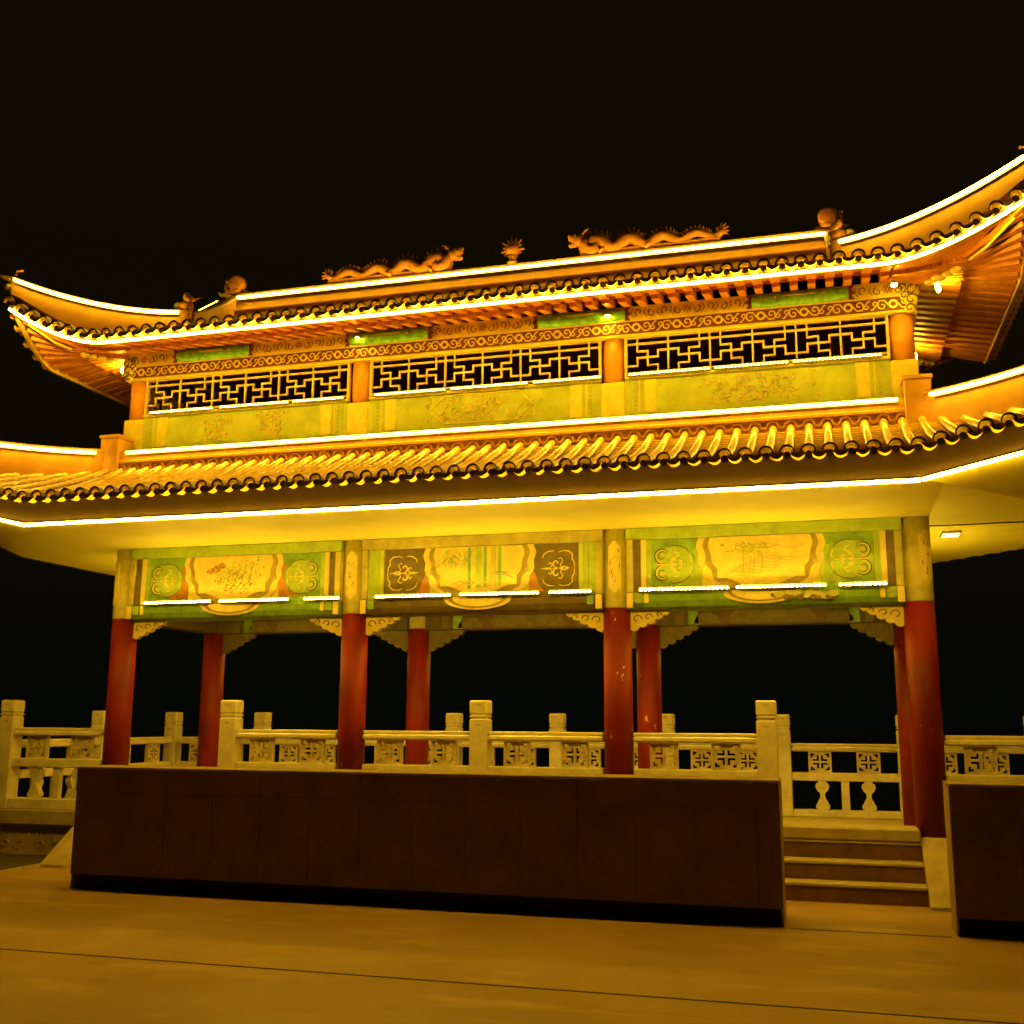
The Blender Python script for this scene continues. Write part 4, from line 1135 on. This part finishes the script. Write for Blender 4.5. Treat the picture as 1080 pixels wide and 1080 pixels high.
# ---- roof ornaments
def dragon(name_label, x0, sgn):
    """a serpentine ridge dragon 1.85 m long; head at x0, body running away along -sgn"""
    b = MB(); L = 1.72; Z = 7.33
    body = []; N = 90
    for i in range(N+1):
        t = i/N; x = .22+L*.9*t
        amp = .062*(1-.45*t)
        z = .070+amp*(1+math.sin(2*PI*(3.75*t)+.2))*.95
        body.append((x, z))
    rad = lambda t: .088*(1-.50*t)*min(1, .7+t*8)
    b.tube([(x, 0, z) for x, z in body], rad, 'orn', 10, True, True, (.9, 1.0))
    # spines
    for i in range(3, N-2, 2):
        t = i/N; (xa, za), (xb, zb) = body[i-1], body[i+1]; dx, dz = xb-xa, zb-za; q = math.hypot(dx, dz); nx, nz = -dz/q, dx/q
        if nz < .2: continue
        R = rad(t); x, z = body[i]; tx, tz = dx/q, dz/q; h = .062*(1-.4*t)
        b.prism_xz([(x+nx*R*.8-tx*.02, z+nz*R*.8-tz*.02), (x+nx*R*.8+tx*.02, z+nz*R*.8+tz*.02), (x+nx*(R+h)-tx*.018, z+nz*(R+h)-tz*.018)], -.01, .01, 'orn')
    # base plinth: low wavy strip
    b.box(.12, .2+L*.95, -.045, .045, -.01, .055, 'orn', .008)
    # infill between the humps, low
    # neck and head
    b.tube([(.32, 0, .10), (.25, 0, .06), (.18, 0, .09), (.16, 0, .15), (.12, 0, .20)], lambda t: .088-.02*t, 'orn', 10)
    b.ball((.09, 0, .205), .082, 'orn', 12, (1.15, .85, .9))
    b.tube([(.08, 0, .215), (.0, 0, .235), (-.045, 0, .25)], lambda t: .062-.02*t, 'orn', 8)      # upper jaw
    b.ball((-.045, 0, .268), .024, 'gold', 8)
    b.tube([(.08, 0, .17), (.01, 0, .155), (-.04, 0, .15)], lambda t: .035-.012*t, 'orn', 8)       # lower jaw
    b.ball((-.04, 0, .155), .02, 'gold', 8)
    for yy in (-.035, .035):
        b.tube([(.12, yy, .25), (.17, yy*1.4, .30), (.215, yy*1.6, .31)], lambda t: .018*(1-.7*t), 'orn', 6)   # horns
        b.ball((.045, yy*1.2, .25), .016, 'gold', 8)
    for k in range(7):   # mane
        a = 1.9-.42*k; px, pz = .13+.05*math.cos(a), .18+.07*math.sin(a)
        b.prism_xz([(px, pz-.02), (px+.02, pz+.02), (px+.03+.07*math.cos(a*.8), pz+.085*math.sin(a*.9))], -.02+.006*(k % 3), .012+.006*(k % 3), 'orn')
    b.prism_xz([(.08, .12), (.1, .0), (.16, 0), (.2, .1), (.14, .16)], -.035, .035, 'orn')   # chest on the ridge
    # legs
    for lx in (.42, 1.0):
        for yy in (-.06, .06): b.tube([(lx, yy*.6, .08), (lx-.04, yy, .05), (lx-.08, yy, .01)], .022, 'orn', 6)
    # tail fan
    tx, tz = .22+L*.9, body[-1][1]
    b.tube([(tx-.03, 0, tz), (tx+.05, 0, .09), (tx+.09, 0, .13)], lambda t: .03+.01*t, 'orn', 8)
    for k in range(7):
        a = -.15+.40*k
        c0 = (tx+.07, .10)
        ln = .13-.012*abs(k-3)
        b.prism_xz([(c0[0]-.03*math.sin(a), c0[1]+.03*math.cos(a)*-.0), (c0[0]+ln*math.cos(a)+.0, c0[1]+ln*math.sin(a)), (c0[0]+.6*ln*math.cos(a+.3), c0[1]+.6*ln*math.sin(a+.3)), (c0[0]-.01, c0[1]+.01)], -.018+.004*(k % 2), .014+.004*(k % 2), 'orn')
    b.xform(lambda p: (x0-sgn*p[0], YM+p[1], Z+p[2]*1.14))
    return b.build('ridge_dragon', pv, name_label)
dragon('dragon on the left half of the ridge, facing right', -.70, 1)
dragon('dragon on the right half of the ridge, facing left', .82, -1)
# pearl finial
b = MB(); b.lathe(0, 0, [(.085, 7.32), (.085, 7.36), (.05, 7.39), (.04, 7.42), (.07, 7.45)], 'orn', 14)
b.ball((0, 0, 7.53), .088, 'orn', 14)
for k in range(11):
    a = -.5+k*(PI+1)/10; r0 = .07; ln = .055+.03*(k % 2)+.03*math.sin(max(0, min(PI, a)))
    b.prism_xz([(r0*math.cos(a-.25), 7.54+r0*math.sin(a-.25)), (r0*math.cos(a+.25), 7.54+r0*math.sin(a+.25)), ((r0+ln)*math.cos(a+.1), 7.54+(r0+ln)*math.sin(a+.1))], -.02, .02, 'orn')
o = b.build('ridge_pearl', pv); o.location = (.03, YM, 0)
# ridge end beasts with a round disc
for sg in (-1, 1):
    b = MB()
    b.box(-.09, .09, -.09, .09, 7.05, 7.33, 'gold', .02)
    n = 24
    ring = lambda y, rr: [(sg*-.04+rr*math.cos(2*PI*j/n), y, 7.50+rr*math.sin(2*PI*j/n)) for j in range(n)]
    b.loft([ring(-.06, .08), ring(-.05, .118), ring(.05, .118), ring(.06, .08)], 'orn', True, True)
    b.ball((sg*-.04, 0, 7.39), .07, 'orn', 10, (1.4, 1, .8)); b.ball((sg*.07, 0, 7.38), .06, 'orn', 10)
    b.tube([(sg*.10, 0, 7.35), (sg*.13, 0, 7.46), (sg*.115, 0, 7.52)], .028, 'orn', 8); b.ball((sg*.115, 0, 7.545), .034, 'gold', 10)
    b.tube([(sg*.06, -.03, 7.34), (sg*.19, -.03, 7.35), (sg*.23, -.03, 7.40)], lambda t: .03*(1-.5*t), 'gold', 8)
    b.tube([(sg*-.1, 0, 7.36), (sg*-.2, 0, 7.37), (sg*-.24, 0, 7.35)], lambda t: .028*(1-.5*t), 'gold', 8)
    o = b.build('ridge_end_beast', pv); o.location = (sg*GX, YM, 0)
    # seated beast where the corner hip begins
    b = MB()
    b.ball((0, 0, 6.77), .09, 'orn', 12, (1.2, .8, 1)); b.ball((-sg*.04, 0, 6.87), .06, 'orn', 10); b.tube([(0, 0, 6.88), (sg*.0, 0, 6.96)], lambda t: .045-.01*t, 'orn', 8)
    b.ball((sg*.11, 0, 6.79), .06, 'gold', 10); b.tube([(sg*-.05, 0, 6.83), (sg*-.15, 0, 6.87), (sg*-.26, 0, 6.885)], lambda t: .022*(1-.8*t), 'orn', 6)
    b.box(-.08, .08, -.06, .06, 6.62, 6.71, 'orn', .01)
    o = b.build('hip_beast', pv); o.location = (sg*4.0, -.02, 0)

# ---- small flood lamps under the upper eave
def flood(x, y, z, aim, s=1):
    b = MB()
    prof = [(.02*s, .06*s), (.05*s, .045*s), (.085*s, .0), (.09*s, -.012*s)]
    b.lathe(0, 0, prof, 'metal', 16)
    b.box(-.012, .012, -.012, .012, .05*s, .12*s, 'metal')
    o = b.build('flood_lamp', pv); o.location = (x, y, z); o.rotation_euler = Vector(aim).to_track_quat('-Z', 'Y').to_euler()
    b = MB(); b.lathe(0, 0, [(.02*s, -.058*s), (.055*s, -.048*s), (.078*s, -.030*s), (.086*s, -.0125*s)], 'flood', 16); b.build('lens', o)
flood(-4.88, .02, 6.03, (-.75, -.55, .05), .62)
flood(1.50, -.26, 6.03, (0, -.1, -1), .34)
flood(4.50, -.40, 6.02, (.1, -.2, -1), .38)
flood(4.93, -.18, 6.02, (.75, -.45, .05), .6)
flood(4.84, 1.95, 6.0, (.75, -.55, .12), .6)
flood(-1.5, -.26, 6.05, (0, -.2, -1), .26)
# flat lamp fixed to the soffit beside the right end column
b = MB(); b.box(-.10, .10, -.13, .13, -.022, .0, 'metal', .004); o = b.build('soffit_lamp', pv); o.location = (5.02, .98, ZS-.002)
b = MB(); b.box(-.085, .085, -.115, .115, -.028, -.0225, 'glow'); b.build('lens', o)
# slack cable along the right soffit
b = MB(); b.tube([(4.72, .35, 3.628), (5.0, .34, 3.626), (5.4, .33, 3.630), (5.9, .34, 3.632)], .008, 'ink', 6); b.build('cable', pv)
# unseen tube added on the rear fascia for light at the back

strip([(-4.5, EY1+.03, ZS-.02), (4.5, EY1+.03, ZS-.02)])
